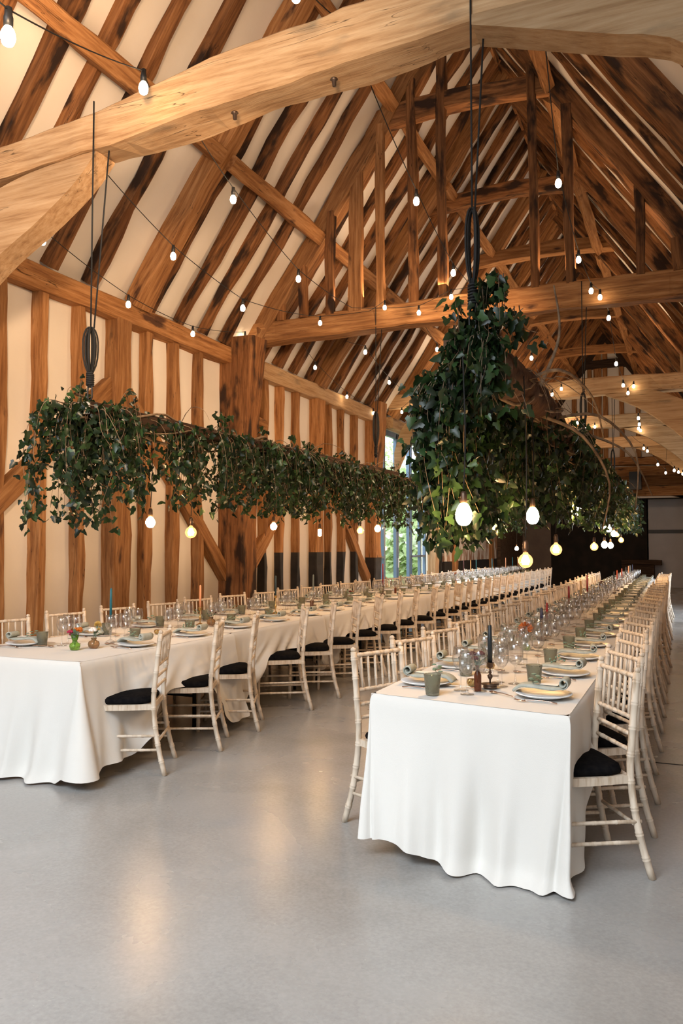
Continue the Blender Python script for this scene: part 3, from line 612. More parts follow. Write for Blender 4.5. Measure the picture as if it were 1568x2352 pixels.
def chair_parts():
    out = []
    xb = .185
    for s in (-1, 1):
        mb = MB(); pts = [(s * (xb + .03), -.285, 0), (s * (xb + .012), -.235, .2), (s * xb, -.205, .44), (s * xb, -.215, .62), (s * xb, -.245, .905)]
        bamboo(mb, smooth(pts, 12), .0165, (.1, .22, .34, .47, .6, .73, .85, .96)); mb.ball((s * xb, -.2465, .916), .0155, 9, 5, sc=(1, 1, .9)); out.append(('leg', mb, 0))
    for s in (-1, 1):
        mb = MB(); bamboo(mb, [(s * .2, .2, 0), (s * .195, .19, .44)], .015, (.18, .42, .66, .88)); out.append(('leg', mb, 0))
    # seat frame
    mb = MB(); o_ = [(-.19, -.205), (.19, -.205), (.215, -.02), (.215, .15), (.19, .205), (-.19, .205), (-.215, .15), (-.215, -.02)]
    vs = [(x, y, z) for z in (.415, .45) for x, y in o_]
    mb.add(vs, [tuple(range(7, -1, -1)), tuple(range(8, 16))] + [(i, (i + 1) % 8, 8 + (i + 1) % 8, 8 + i) for i in range(8)], 0, False)
    out.append(('seat_frame', mb, 0))
    mb = MB(); n = 24; prof = [(.90, .449), (.97, .456), (.99, .47), (.96, .485), (.85, .496), (.5, .504), (.02, .506)]
    for r, z in prof:
        for k in range(n):
            w = 2 * PI * k / n; c_, s_ = math.cos(w), math.sin(w); e = (abs(c_) ** 5 + abs(s_) ** 5) ** (-.2)
            mb.v.append((.202 * r * c_ * e, .195 * r * s_ * e, z))
    for i in range(len(prof) - 1):
        for k in range(n): mb.f.append([i * n + k, i * n + (k + 1) % n, (i + 1) * n + (k + 1) % n, (i + 1) * n + k]); mb.m.append(0); mb.sm.append(True)
    out.append(('seat_pad', mb, 1))
    def ey(z): return -.205 - (z - .44) * .085
    for z, rr in ((.885, .0115), (.70, .011), (.625, .010), (.555, .010)):
        mb = MB(); bamboo(mb, [(-xb, ey(z), z), (xb, ey(z), z)], rr, (.12, .3, .5, .7, .88) if z > .65 else (.2, .5, .8), 8); out.append(('rail', mb, 0))
    for k in range(6):
        x = -.185 + .37 * (k + 1) / 7; mb = MB(); bamboo(mb, [(x * 1.0, ey(.885), .885), (x, ey(.70), .70)], .0075, (.35, .7), 6); out.append(('spindle', mb, 0))
    for s in (-1, 1):
        for z in (.16, .25): mb = MB(); bamboo(mb, [(s * .2, -.245, z), (s * .198, .195, z)], .009, (.25, .5, .75), 7); out.append(('stretcher', mb, 0))
    mb = MB(); bamboo(mb, [(-.197, .197, .22), (.197, .197, .22)], .009, (.25, .5, .75), 7); out.append(('stretcher', mb, 0))
    mb = MB(); bamboo(mb, [(-.19, -.24, .22), (.19, -.24, .22)], .009, (.25, .5, .75), 7); out.append(('stretcher', mb, 0))
    return out
CP = chair_parts(); CM = [M['limewash'], M['pad']]
chair0 = empty('banquet_chair')
for nme, mb, mi in CP: mb.build(nme, CM[mi], chair0)
reg(chair0)
whole = MB()
for nme, mb, mi in CP: whole.add(mb.v, mb.f, 0); whole.m[-len(mb.f):] = [mi] * len(mb.f); whole.sm[-len(mb.f):] = mb.sm
whole_me = whole.mesh('banquet_chair', CM)
used = []
def chair(bx, by, fx, fy, lab, g, full=True):
    """bx,by = middle of the backrest at floor; fx,fy = direction the chair faces"""
    l = math.hypot(fx, fy); fx, fy = fx / l, fy / l; rz = math.atan2(-fx, fy); loc = (bx + fx * .23, by + fy * .23, 0)
    if full:
        if not used: used.append(1); o = chair0; o.location = loc; o.rotation_euler = (0, 0, rz)
        else: o = dup(chair0, loc, rz)
    else:
        o = bpy.data.objects.new('banquet_chair', whole_me); COL.objects.link(o); o.location = loc; o.rotation_euler = (0, 0, rz)
    tag(o, lab, 'chair', g)
def rowy(first, pitch, end):
    l = list(first)
    while l[-1] + pitch < end: l.append(l[-1] + pitch + R.uniform(-.05, .05))
    return l
for i, y in enumerate(rowy([4.0, 4.55, 5.13, 5.75, 6.37, 6.98], .62, 18.6)):
    chair(-.335 - .012 * (y - 3.9) + R.uniform(-.02, .02), y, -.85, -.50 + R.uniform(-.05, .05), 'limewashed chiavari chair, %s from near end, walkway side of the ivy-log table' % ORD[i], 'chairs on the walkway side', y < 12)
for i, y in enumerate(rowy([4.15, 4.78, 5.38, 6.08, 6.72], .68, 18.6)):
    chair(-1.57 - .022 * (y - 4) + R.uniform(-.02, .02), y, .93, -.38 + R.uniform(-.05, .05), 'limewashed chiavari chair, %s from near end, inner side of the ivy-log table' % ORD[i], 'chairs on the inner side of the ivy-log table', y < 12)
for i, y in enumerate(rowy([4.47, 5.14, 5.78, 6.68, 7.32, 7.9, 8.7, 9.4, 10.1], .70, 22.3)):
    chair(-3.27 - .010 * (y - 4.4) + R.uniform(-.03, .03), y, -.87, -.45 + R.uniform(-.12, .12), 'limewashed chiavari chair, %s from near end, inner side of the stud wall table' % ORD[i], 'chairs on the inner side of the stud wall table', y < 13)
for i, y in enumerate(rowy([4.72, 5.40, 6.08, 6.76, 7.44], .70, 22.3)):
    chair(-4.93 - .008 * (y - 4.4) + R.uniform(-.03, .03), y, .95, -.30 + R.uniform(-.08, .08), 'limewashed chiavari chair, %s from near end, between wall and stud wall table' % ORD[i], 'chairs on the wall side of the stud wall table', y < 10)

# ------------------------------------------------------------------ tableware
TT = TZ + .009
def plate_me():
    mb = MB(); mb.lathe([(.001, .004), (.085, .004), (.095, .008), (.13, .018), (.135, .021), (.133, .024), (.095, .013), (.085, .010), (.001, .009)], 36); mb.lathe([(.06, 0), (.062, .005)], 24); return mb.mesh('dinner_plate', [M['china']])
def napkin_me(roll):
    mb = MB(); T = .012; path = [(-.15, .012), (-.13, .03), (-.10, .042), (-.05, .043), (0, .038), (.05, .036), (.10, .040)]
    path = smooth(path, 16)
    for k in range(14):
        a = -PI / 2 + k / 13 * 2.6 * PI; r = .026 * (1 - k / 13 * .55); path.append((.11 + r * math.cos(a), .046 + r * math.sin(a) + .018))
    n = len(path); w = .055
    for i, (x, z) in enumerate(path):
        q = path[min(i + 1, n - 1)]; p = path[max(i - 1, 0)]; d = Vector((q[0] - p[0], q[1] - p[1])).normalized(); nrm = (-d.y, d.x)
        t = T if i < 15 else .006; ww = w * (.8 + .2 * min(1, i / 8)) + .004 * math.sin(i)
        for (s, e) in ((-1, -.5), (-.6, -.5 + 0), (.6, -.5), (1, -.5), (1, .5), (.5, .8), (-.5, .8), (-1, .5)):
            mb.v.append((x + nrm[0] * t * e, s * ww, max(z + nrm[1] * t * e, .010)))
    for i in range(n - 1):
        for k in range(8): mb.f.append([i * 8 + k, i * 8 + (k + 1) % 8, (i + 1) * 8 + (k + 1) % 8, (i + 1) * 8 + k]); mb.m.append(0); mb.sm.append(True)
    mb.f.append(list(range(7, -1, -1))); mb.m.append(0); mb.sm.append(False)
    return mb.mesh('napkin', [M['sage']])
def tumbler_me():
    mb = MB(); mb.lathe([(.001, 0), (.030, 0), (.033, .004), (.0345, .02), (.041, .092), (.0425, .096), (.043, .1), (.041, .103), (.0385, .1), (.037, .09), (.031, .02), (.028, .012), (.001, .011)], 28); return mb.mesh('glass_tumbler', [M['tumbler']])
def wine_me(k=1.0):
    mb = MB(); p = [(.001, 0), (.033, 0), (.034, .002), (.012, .005), (.0045, .012), (.0035, .05), (.0035, .085), (.006, .093), (.022, .105), (.034, .125), (.0385, .15), (.036, .18), (.031, .212), (.0300, .2125), (.0348, .18), (.0373, .15), (.033, .127), (.021, .107), (.001, .098)]
    mb.lathe([(r * k, z * (1.0 if k < 1.02 else 1.04)) for r, z in p], 20); return mb.mesh('wine_glass', [M['glass']])
def fork_me():
    mb = MB(); mb.tube(smooth([(0, -.10, .006), (0, -.03, .012), (0, .03, .010), (0, .05, .006)], 6), [.004, .0028, .002, .0022, .003, .004, .005][:7], 6)
    for x in (-.009, -.003, .003, .009): mb.tube([(x * .6, .048, .006), (x, .065, .004), (x, .10, .010)], [.002, .0015, .001], 5)
    return mb.mesh('fork', [M['copper']])
def knife_me():
    mb = MB(); mb.tube([(0, -.11, .005), (0, -.01, .006)], [.0045, .0035], 6); mb.box((0, .05, .006), (.014, .11, .0018)); return mb.mesh('knife', [M['copper']])
def spoon_me():
    mb = MB(); mb.tube(smooth([(0, -.09, .006), (0, 0, .010), (0, .05, .006)], 6), .0025, 6); mb.ball((0, .07, .007), .02, 10, 5, sc=(.85, 1.3, .22)); return mb.mesh('spoon', [M['copper']])
def card_me():
    mb = MB(); mb.box((0, 0, 0), (.085, .05, .001)); return mb.mesh('place_card', [M['card']])
def sprig_me(kind):
    mb = MB()
    mb.tube(smooth([(-.05, 0, .0), (0, .01, .012), (.05, 0, .02)], 6), .0015, 5)
    for i in range(7):
        t = i / 6; x = -.045 + .1 * t; s = 1 if i % 2 else -1; c = Vector((x, s * .014, .014 + .012 * (i % 3)));
        mb.ball(c, .015 if kind == 0 else .007, 8, 4, sc=(1, .9, .25 if kind == 0 else 1))
    return mb.mesh('leaf_sprig', [M['euc']])
PLATE, NAP, TUM, WG, WG2, FORK, KNIFE, SPOON, CARD, SPR = plate_me(), napkin_me(0), tumbler_me(), wine_me(1.0), wine_me(1.12), fork_me(), knife_me(), spoon_me(), card_me(), [sprig_me(0), sprig_me(1)]
def put(name, me, x, y, z, rz, lab, cat, g, rx=0):
    o = bpy.data.objects.new(name, me); COL.objects.link(o); o.location = (x, y, z); o.rotation_euler = (rx, 0, rz); tag(o, lab, cat, g); return o
SIDE = {'Rr': 'walkway side of the ivy-log table', 'Rl': 'inner side of the ivy-log table', 'Li': 'inner side of the stud wall table', 'Lo': 'wall side of the stud wall table'}
GN = [0]
def place(side, i, y):
    f = 1 if side in ('Rr', 'Li') else -1     # +x edge or -x edge
    if side[0] == 'R': cx = cxR(y); px = cx + f * .315; tx = cx + f * .20; ty = y + (.34 if f > 0 else -.26); gx = cx + f * .06
    else: cx = cxL(y); px = cx + f * .40; tx = cx + f * .24; ty = y + (.20 if f > 0 else .0); gx = cx + f * .12
    S = SIDE[side]; o = ORD[i] if i < 30 else 'far'; near = y < 10.5
    j = R.uniform
    put('dinner_plate', PLATE, px + j(-.01, .01), y, TT, 0, 'pale stoneware plate, %s from near end, %s' % (o, S), 'plate', 'plates, ' + S)
    nr = put('napkin', NAP, px - f * .01, y + j(-.01, .01), TT + .012, (0 if f > 0 else PI) + j(-.15, .15), 'folded sage linen napkin, %s from near end, %s' % (o, S), 'napkin', 'napkins, ' + S)
    nr.scale = (.92, 1, 1)
    put('glass_tumbler', TUM, tx + j(-.015, .015), ty + j(-.02, .02), TT, j(0, 6), 'ribbed sage glass tumbler, %s from near end, %s' % (o, S), 'tumbler', 'tumblers, ' + S)
    for q, (dx, dy, me) in enumerate(((0, .0, WG), (.045 * f, .085, WG2), (-.04 * f, .12, WG))):
        if q == 2 and GN[0] > 292: continue
        GN[0] += 1; yy = ty - .12 if f > 0 else ty + .06
        if side[0] == 'L': yy = y + (.05 if f > 0 else .1)
        put('wine_glass', me, gx + dx + j(-.015, .015), yy + dy + j(-.02, .02), TT, 0, 'wine glass, %s of %s setting, %s' % (('nearer one', 'large one', 'farther one')[q], o, S), 'wine glass', 'wine glasses, ' + S)
    if near:
        put('fork', FORK, px - f * .02 + j(-.01, .01), y - .155, TT, (PI / 2 if f > 0 else -PI / 2) + j(-.15, .15), 'coppery fork, %s from near end, %s' % (o, S), 'fork', 'forks, ' + S)
        put('knife', KNIFE, px - f * .02, y + .165, TT, (PI / 2 if f > 0 else -PI / 2) + j(-.1, .1), 'coppery knife, %s from near end, %s' % (o, S), 'knife', 'knives, ' + S)
        put('spoon', SPOON, px - f * .20, y - .03, TT, j(.9, 1.6) * f, 'small coppery spoon, %s from near end, %s' % (o, S), 'spoon', 'spoons, ' + S)
        put('place_card', CARD, px + f * .02, y + .01, TT + .062, j(-.2, .2), 'place card on napkin, %s from near end, %s' % (o, S), 'card', 'place cards, ' + S)
        put('leaf_sprig', SPR[i % 2], px - f * .05, y + .02, TT + .062, j(0, 3), 'leaf sprig on napkin, %s from near end, %s' % (o, S), 'sprig', 'sprigs, ' + S)
for side, y0, p, e in (('Rr', 3.95, .71, 18.9), ('Rl', 4.07, .62, 18.9), ('Li', 4.78, .715, 22.2), ('Lo', 4.50, .725, 22.2)):
    y = y0; i = 0
    while y < e: place(side, i, y); y += p * (1 if side != 'Rl' or i > 3 else 1); i += 1

# candles: x, y, colour, holder, height of top above table, thickness, label
CC = {'teal': (.012, .12, .16), 'peach': (.80, .36, .20), 'darkteal': (.03, .06, .075), 'grey': (.15, .18, .18), 'red': (.25, .012, .015), 'tan': (.52, .32, .14), 'navy': (.02, .025, .07), 'rust': (.42, .07, .025), 'black': (.012, .018, .022), 'plum': (.09, .04, .06)}
CMAT = {k: mat('candle_' + k, v, .45) for k, v in CC.items()}
def candle(x, y, col, hold, zb, zt, lab, r=.0105):
    """holder and candle are two things"""
    h = zb - TT
    o = empty('candle_holder', (x, y, TT)); hm = {'brass': M['brass'], 'bronze': M['bronze'], 'glass': M['glass']}[hold]
    mb = MB()
    if hold == 'bronze': mb.lathe([(.001, 0), (.034, 0), (.036, .012), (.028, .016), (.046, .02), (.048, .024), (.001, .026)], 24)
    else: mb.lathe([(.001, 0), (.036, 0), (.037, .006), (.022, .016), (.010, .022), (.001, .024)], 20)
    mb.build('base', hm, o)
    mb = MB(); a = .02; pr = [(.005, a), (.0045, a + (h - a) * .2), (.013, a + (h - a) * .33), (.013, a + (h - a) * .40), (.0045, a + (h - a) * .5), (.008, a + (h - a) * .56), (.004, a + (h - a) * .62), (.005, h - .028)]
    mb.lathe(pr, 14); mb.build('stem', hm, o)
    mb = MB(); mb.lathe([(.005, h - .03), (.016, h - .022), (.0155, h - .004), (.022, h), (.012, h + .001), (.011, h - .012), (.001, h - .014)], 16); mb.build('cup', hm, o)
    tag(o, '%s candlestick under the %s' % (hold, lab), 'candlestick', 'candlesticks')
    c = MB(); c.lathe([(.001, 0), (r, 0), (r * .95, (zt - zb) * .6), (r * .8, zt - zb), (r * .4, zt - zb + .004), (.001, zt - zb + .004)], 14)
    c.tube([(0, 0, zt - zb), (.001, 0, zt - zb + .012)], .001, 5)
    t = c.build('taper_candle', CMAT[col], loc=(x, y, zb - .010)); tag(t, lab, 'candle', 'tapered dinner candles')
candle(-4.05, 4.88, 'teal', 'glass', .93, 1.16, 'teal taper candle at the near end of the stud wall table')
candle(-4.17, 6.27, 'peach', 'brass', .91, 1.12, 'peach taper candle beside the ribbed amber vase')
candle(-4.15, 7.70, 'darkteal', 'brass', .94, 1.16, 'dark teal candle in a tall brass stick, stud wall table')
candle(-4.2, 8.75, 'grey', 'bronze', .88, 1.14, 'grey candle beside the little brown bottle, stud wall table')
candle(-4.26, 11.3, 'red', 'bronze', .89, 1.22, 'dark red candle in front of the glazed doors')
for px_, col, lab in ((16.0, 'plum', 'dark plum candle far along the stud wall table'), (16.6, 'tan', 'tan candle far along the stud wall table'), (17.1, 'teal', 'tall teal candle, first of two, far on stud wall table'), (18.7, 'teal', 'tall teal candle, second of two, far on stud wall table'),
                      (20.3, 'peach', 'peach candle near the far end of stud wall table'), (21.2, 'teal', 'small teal candle between the two far peach ones'), (22.0, 'peach', 'last peach candle at the far end of stud wall table')):
    candle(cxL(px_), px_, col, 'glass', .94, 1.20, lab)
candle(-.955, 4.09, 'black', 'bronze', .875, 1.075, 'thick black candle at the near end beside the brown bottle', .0125)
candle(-1.07, 6.33, 'navy', 'bronze', .88, 1.0, 'short navy candle behind the orange chrysanthemum', .013)
candle(-1.08, 6.65, 'red', 'bronze', .88, 1.02, 'red candle just behind the short navy one')
candle(-1.13, 8.30, 'red', 'bronze', .885, 1.08, 'deep red candle, nearest tall red one under the ivy log')
candle(-1.13, 9.25, 'tan', 'brass', .86, 1.10, 'tan candle between two deep red ones under the ivy log', .013)
candle(-1.14, 9.95, 'red', 'bronze', .92, 1.14, 'deep red candle just behind the tan one')
for yy, col, lab in ((13.1, 'black', 'black candle half-way along the ivy-log table'), (13.8, 'rust', 'rust candle, nearer of a far pair'), (15.0, 'rust', 'rust candle, farther of a far pair'), (16.2, 'black', 'slim black candle far along the ivy-log table'), (17.1, 'peach', 'stout peach candle far along the ivy-log table'), (17.7, 'grey', 'grey candle beside the far peach one'), (18.6, 'navy', 'last dark candle on the ivy-log table')):
    candle(cxR(yy), yy, col, 'bronze', .87, 1.09, lab)

# vases with flowers
def flower(mb, c, r, kind, mi):
    c = Vector(c)
    if kind == 'rose':
        for L, (n, rr, tilt) in enumerate(((3, .3, .2), (5, .6, .5), (6, 1, .9))):
            for k in range(n):
                a = 2 * PI * k / n + L; d = Vector((math.cos(a), math.sin(a), 0)); b_ = d * r * rr * .75
                mb.ball(c + b_ + Vector((0, 0, r * (.35 - .3 * L * .5))), r * .52, 7, 4, mi, (.9, .9, .8))
    else:
        n = 46
        for k in range(n):
            z = 1 - 1.5 * k / n; a = k * 2.4; q = math.sqrt(max(0, 1 - z * z)); d = Vector((q * math.cos(a), q * math.sin(a), z))
            e = c + d * r; s = d.orthogonal().normalized() * r * .13; mb.add([c + d * r * .3 - s, c + d * r * .3 + s, e + s * 1.1, e + d * r * .12, e - s * 1.1], [(0, 1, 2, 3, 4)], mi, False)
def leafy(mb, c, d, L, w, mi):
    c = Vector(c); d = Vector(d).normalized(); s = d.cross(Vector((0, 0, 1))); s = (s if s.length > .1 else Vector((1, 0, 0))).normalized() * w
    up = Vector((0, 0, w * .35)); mb.add([c, c + d * L * .35 - s + up, c + d * L * .75 - s * .7 + up, c + d * L, c + d * L * .75 + s * .7 + up, c + d * L * .35 + s + up, c + d * L * .5], [(0, 1, 6), (1, 2, 6), (2, 3, 6), (3, 4, 6), (4, 5, 6), (5, 0, 6)], mi, True)
PET = {k: mat('petal_' + k, v, .6) for k, v in {'magenta': (.35, .015, .06), 'orange': (.62, .20, .03), 'white': (.80, .74, .70), 'mustard': (.55, .36, .09), 'burgundy': (.10, .006, .018), 'rust': (.45, .13, .035), 'cream': (.75, .72, .62), 'darkred': (.16, .01, .015)}.items()}
VP_ = {'green': [(.001, 0), (.022, 0), (.026, .004), (.030, .022), (.027, .034), (.016, .042), (.013, .05), (.017, .06), (.023, .085), (.0215, .085), (.015, .06), (.010, .05), (.001, .045)],
       'ribbed': [(.001, 0), (.022, 0), (.034, .012), (.039, .03), (.034, .048), (.018, .058), (.015, .064), (.021, .075), (.019, .075), (.012, .062), (.001, .055)],
       'bottle': [(.001, 0), (.0165, 0), (.018, .004), (.018, .078), (.014, .09), (.009, .098), (.0085, .118), (.011, .12), (.011, .127), (.0075, .127), (.007, .1), (.001, .095)]}
def vase(x, y, prof, m, lab, blooms, leaves=7, spread=.045, vcat='vase', k=1.0):
    mb = MB(); sq = (lambda kk, z: 1 + .06 * math.cos(kk * PI)) if prof == 'ribbed' else None
    mb.lathe([(r * k, z * k) for r, z in VP_[prof]], 32, sq=sq); v = mb.build('bud_' + vcat, m, loc=(x, y, TT)); tag(v, lab[0], vcat, 'bud vases and bottles')
    H = VP_[prof][-3][1] * k; t = empty('flower_posy', (x, y, TT + H)); tag(t, lab[1], 'flowers', 'posies in the bud vases')
    st = MB(); lf = MB()
    for (dx, dy, dz, r, kind, col) in blooms:
        st.tube(smooth([(0, 0, -H * .7), (dx * .3, dy * .3, .0), (dx, dy, dz)], 6), .0016, 5)
        b_ = MB(); flower(b_, (dx, dy, dz), r, kind, 0); b_.build('bloom', PET[col], t)
    for i in range(leaves):
        a = R.random() * 6.28; e = R.uniform(.4, 1); d = (math.cos(a) * e, math.sin(a) * e, R.uniform(-.1, .9)); c = (math.cos(a) * spread * .3, math.sin(a) * spread * .3, R.uniform(0, .04)); leafy(lf, c, d, R.uniform(.04, .065), .011, 0)
    st.build('stem', M['euc'], t)
    if leaves: lf.build('leaves', M['euc'], t)
vase(-3.99, 4.43, 'green', M['greenglass'], ('bright green glass bud vase at the near end of the stud wall table', 'posy of magenta and orange blooms in the bright green vase'),
     [(-.035, -.01, .05, .020, 'rose', 'magenta'), (-.05, .02, .03, .014, 'rose', 'magenta'), (.005, .01, .06, .021, 'mum', 'orange'), (.035, .0, .058, .020, 'mum', 'orange'), (.02, .03, .065, .018, 'mum', 'orange')], 12, k=1.25)
vase(-3.925, 4.55, 'ribbed', M['amberglass'], ('round ribbed amber vase holding the white rose', 'white rose with mustard blooms in the round ribbed vase'),
     [(0, -.01, .055, .027, 'rose', 'white'), (.01, .03, .09, .026, 'mum', 'mustard'), (.035, .01, .06, .012, 'mum', 'mustard')], 6)
vase(-4.09, 6.33, 'ribbed', M['amberglass'], ('ribbed copper-brown vase beside the peach candle', 'eucalyptus posy with a burgundy bud beside the peach candle'),
     [(0, -.01, .05, .018, 'rose', 'magenta'), (.03, .02, .04, .013, 'rose', 'burgundy')], 22, .07)
vase(-4.16, 8.62, 'bottle', M['brownglass'], ('little brown bottle beside the grey candle', 'cream filler sprigs in the little brown bottle on the stud wall table'), [(.02 * math.cos(k), .03 * math.sin(k * 2), .05 + .01 * (k % 3), .008, 'rose', 'cream') for k in range(9)], 5, vcat='bottle')
vase(-4.2, 9.9, 'ribbed', M['amberglass'], ('amber vase half-way along the stud wall table', 'burgundy posy half-way along the stud wall table'), [(0, 0, .05, .02, 'rose', 'burgundy'), (.03, .01, .05, .016, 'rose', 'rust')], 14, .07)
vase(-4.24, 11.8, 'bottle', M['brownglass'], ('brown bottle near the dark red candle', 'loose cream posy near the dark red candle'), [(.03 * math.cos(k), .03 * math.sin(k * 2), .05 + .02 * (k % 3), .009, 'rose', 'cream') for k in range(9)], 12, vcat='bottle')
vase(-4.3, 15.5, 'bottle', M['brownglass'], ('far brown bottle with an orange bloom', 'orange bloom in the far brown bottle, stud wall table'), [(0, 0, .06, .03, 'mum', 'rust')], 6, vcat='bottle')
vase(-.995, 3.99, 'bottle', M['brownglass'], ('small brown glass bottle nearest on the ivy-log table', 'three burgundy roses with white gypsophila in the small brown bottle'),
     [(-.025, -.005, .055, .019, 'rose', 'burgundy'), (-.01, -.015, .035, .018, 'rose', 'burgundy'), (.018, .0, .058, .019, 'rose', 'burgundy')] + [(.005 + .03 * math.cos(k * 1.9), .02 * math.sin(k * 2.3), .005 + .011 * (k % 5), .0055, 'rose', 'white') for k in range(14)], 3, .02, 'bottle', 1.02)
vase(-1.075, 5.70, 'green', M['greenglass'], ('small bright green vase on the ivy-log table', 'rust-orange chrysanthemum with dark leaves in the small green vase'), [(0, 0, .085, .05, 'mum', 'rust'), (-.04, .01, .03, .03, 'mum', 'rust')], 16, .08, k=1.0)
vase(-1.10, 7.2, 'bottle', M['brownglass'], ('brown bottle behind the chrysanthemum on the ivy-log table', 'small rust posy behind the chrysanthemum'), [(0, 0, .03, .014, 'rose', 'rust')], 8, vcat='bottle')
vase(-1.16, 10.8, 'ribbed', M['amberglass'], ('amber vase with a dark red bloom, middle of ivy-log table', 'dark red bloom in the middle of the ivy-log table'), [(0, 0, .05, .03, 'mum', 'darkred')], 8)
vase(-1.2, 12.3, 'ribbed', M['amberglass'], ('farther amber vase with a deep burgundy bloom', 'large deep burgundy bloom far along the ivy-log table'), [(0, 0, .09, .055, 'mum', 'burgundy'), (.05, 0, .06, .03, 'mum', 'burgundy')], 14, .09)
# copper votive cups
for x, y, lab in ((-1.06, 4.12, 'crinkled gold votive cup nearest to the brown bottle'), (-1.10, 4.72, 'crinkled gold votive cup behind the near wine glasses'), (-4.08, 5.5, 'crinkled gold votive cup on the stud wall table')):
    mb = MB(); mb.lathe([(.001, 0), (.016, 0), (.024, .012), (.026, .024), (.021, .036), (.019, .036), (.023, .022), (.001, .008)], 16, smooth=False, sq=lambda k, z: 1 + .08 * math.sin(k * 2.7 + z * 300)); tag(mb.build('votive_cup', M['brass'], loc=(x, y, TT)), lab, 'votive', 'votive cups')

# ------------------------------------------------------------------ hanging beams, ropes, ivy
def rope_set(x, y, ztop, zk, zb, lab):
    """double rope from the tie beam, coiled slack, wrapped hitch and shackle"""
    r = empty('hanging_rope', (x, y, zb)); tag(r, lab, 'rope', 'black ropes holding the hanging timbers')
    mb = MB(); T = ztop - zb; K = zk - zb
    mb.tube([(0.0, 0, K), (.0, .0, T)], .006, 6); mb.tube([(0.012, .02, K), (.05, .14, T)], .006, 6); mb.build('line', M['rope'], r)
    mb = MB(); h = K * .62
    for k in range(6):
        a = k * 1.05; w = .028 + .012 * (k % 3); dx, dy = math.cos(a) * w, math.sin(a) * w
        pts = [(dx * .3, dy * .3, K * .36), (dx * 1.2, dy * 1.2, K * .55), (dx * 1.3, dy * 1.3, K * .85), (dx * .4, dy * .4, K * 1.0), (-dx * .8, -dy * .8, K * .9), (-dx * .9, -dy * .9, K * .6), (-dx * .2, -dy * .2, K * .36)]
        mb.tube(smooth(pts, 16), .0065, 6)
    mb.build('slack_loops', M['rope'], r)
    mb = MB(); mb.tube([(.024 * math.cos(t * .7), .024 * math.sin(t * .7), K * .20 + t * K * .0028) for t in range(64)], .0065, 6); mb.tube([(0, 0, K * .18), (0, 0, K * .42)], .018, 8); mb.build('wrapped_knot', M['rope'], r)
    mb = MB(); mb.tube(smooth([(-.015, 0, K * .22), (-.02, 0, .03), (0, 0, .0), (.02, 0, .03), (.015, 0, K * .22)], 12), .006, 6); mb.build('shackle', M['black'], r)
def leaf_shape(mb, c, ax, nrm, s):
    """five-lobed ivy leaf; ax = tip direction, nrm = face normal"""
    b_ = nrm.cross(ax).normalized(); O = [(0, -.1), (.32, -.28), (.5, .0), (.30, .22), (.30, .5), (0, 1.0), (-.30, .5), (-.30, .22), (-.5, .0), (-.32, -.28)]
    vs = [c + ax * (y * s) + b_ * (x * s) + nrm * (-abs(x) * s * .35 - y * y * s * .18) for x, y in O]; vs.append(c + ax * (.15 * s))
    n = 10; mb.add(vs, [(i, (i + 1) % n, n) for i in range(n)], 0, True)
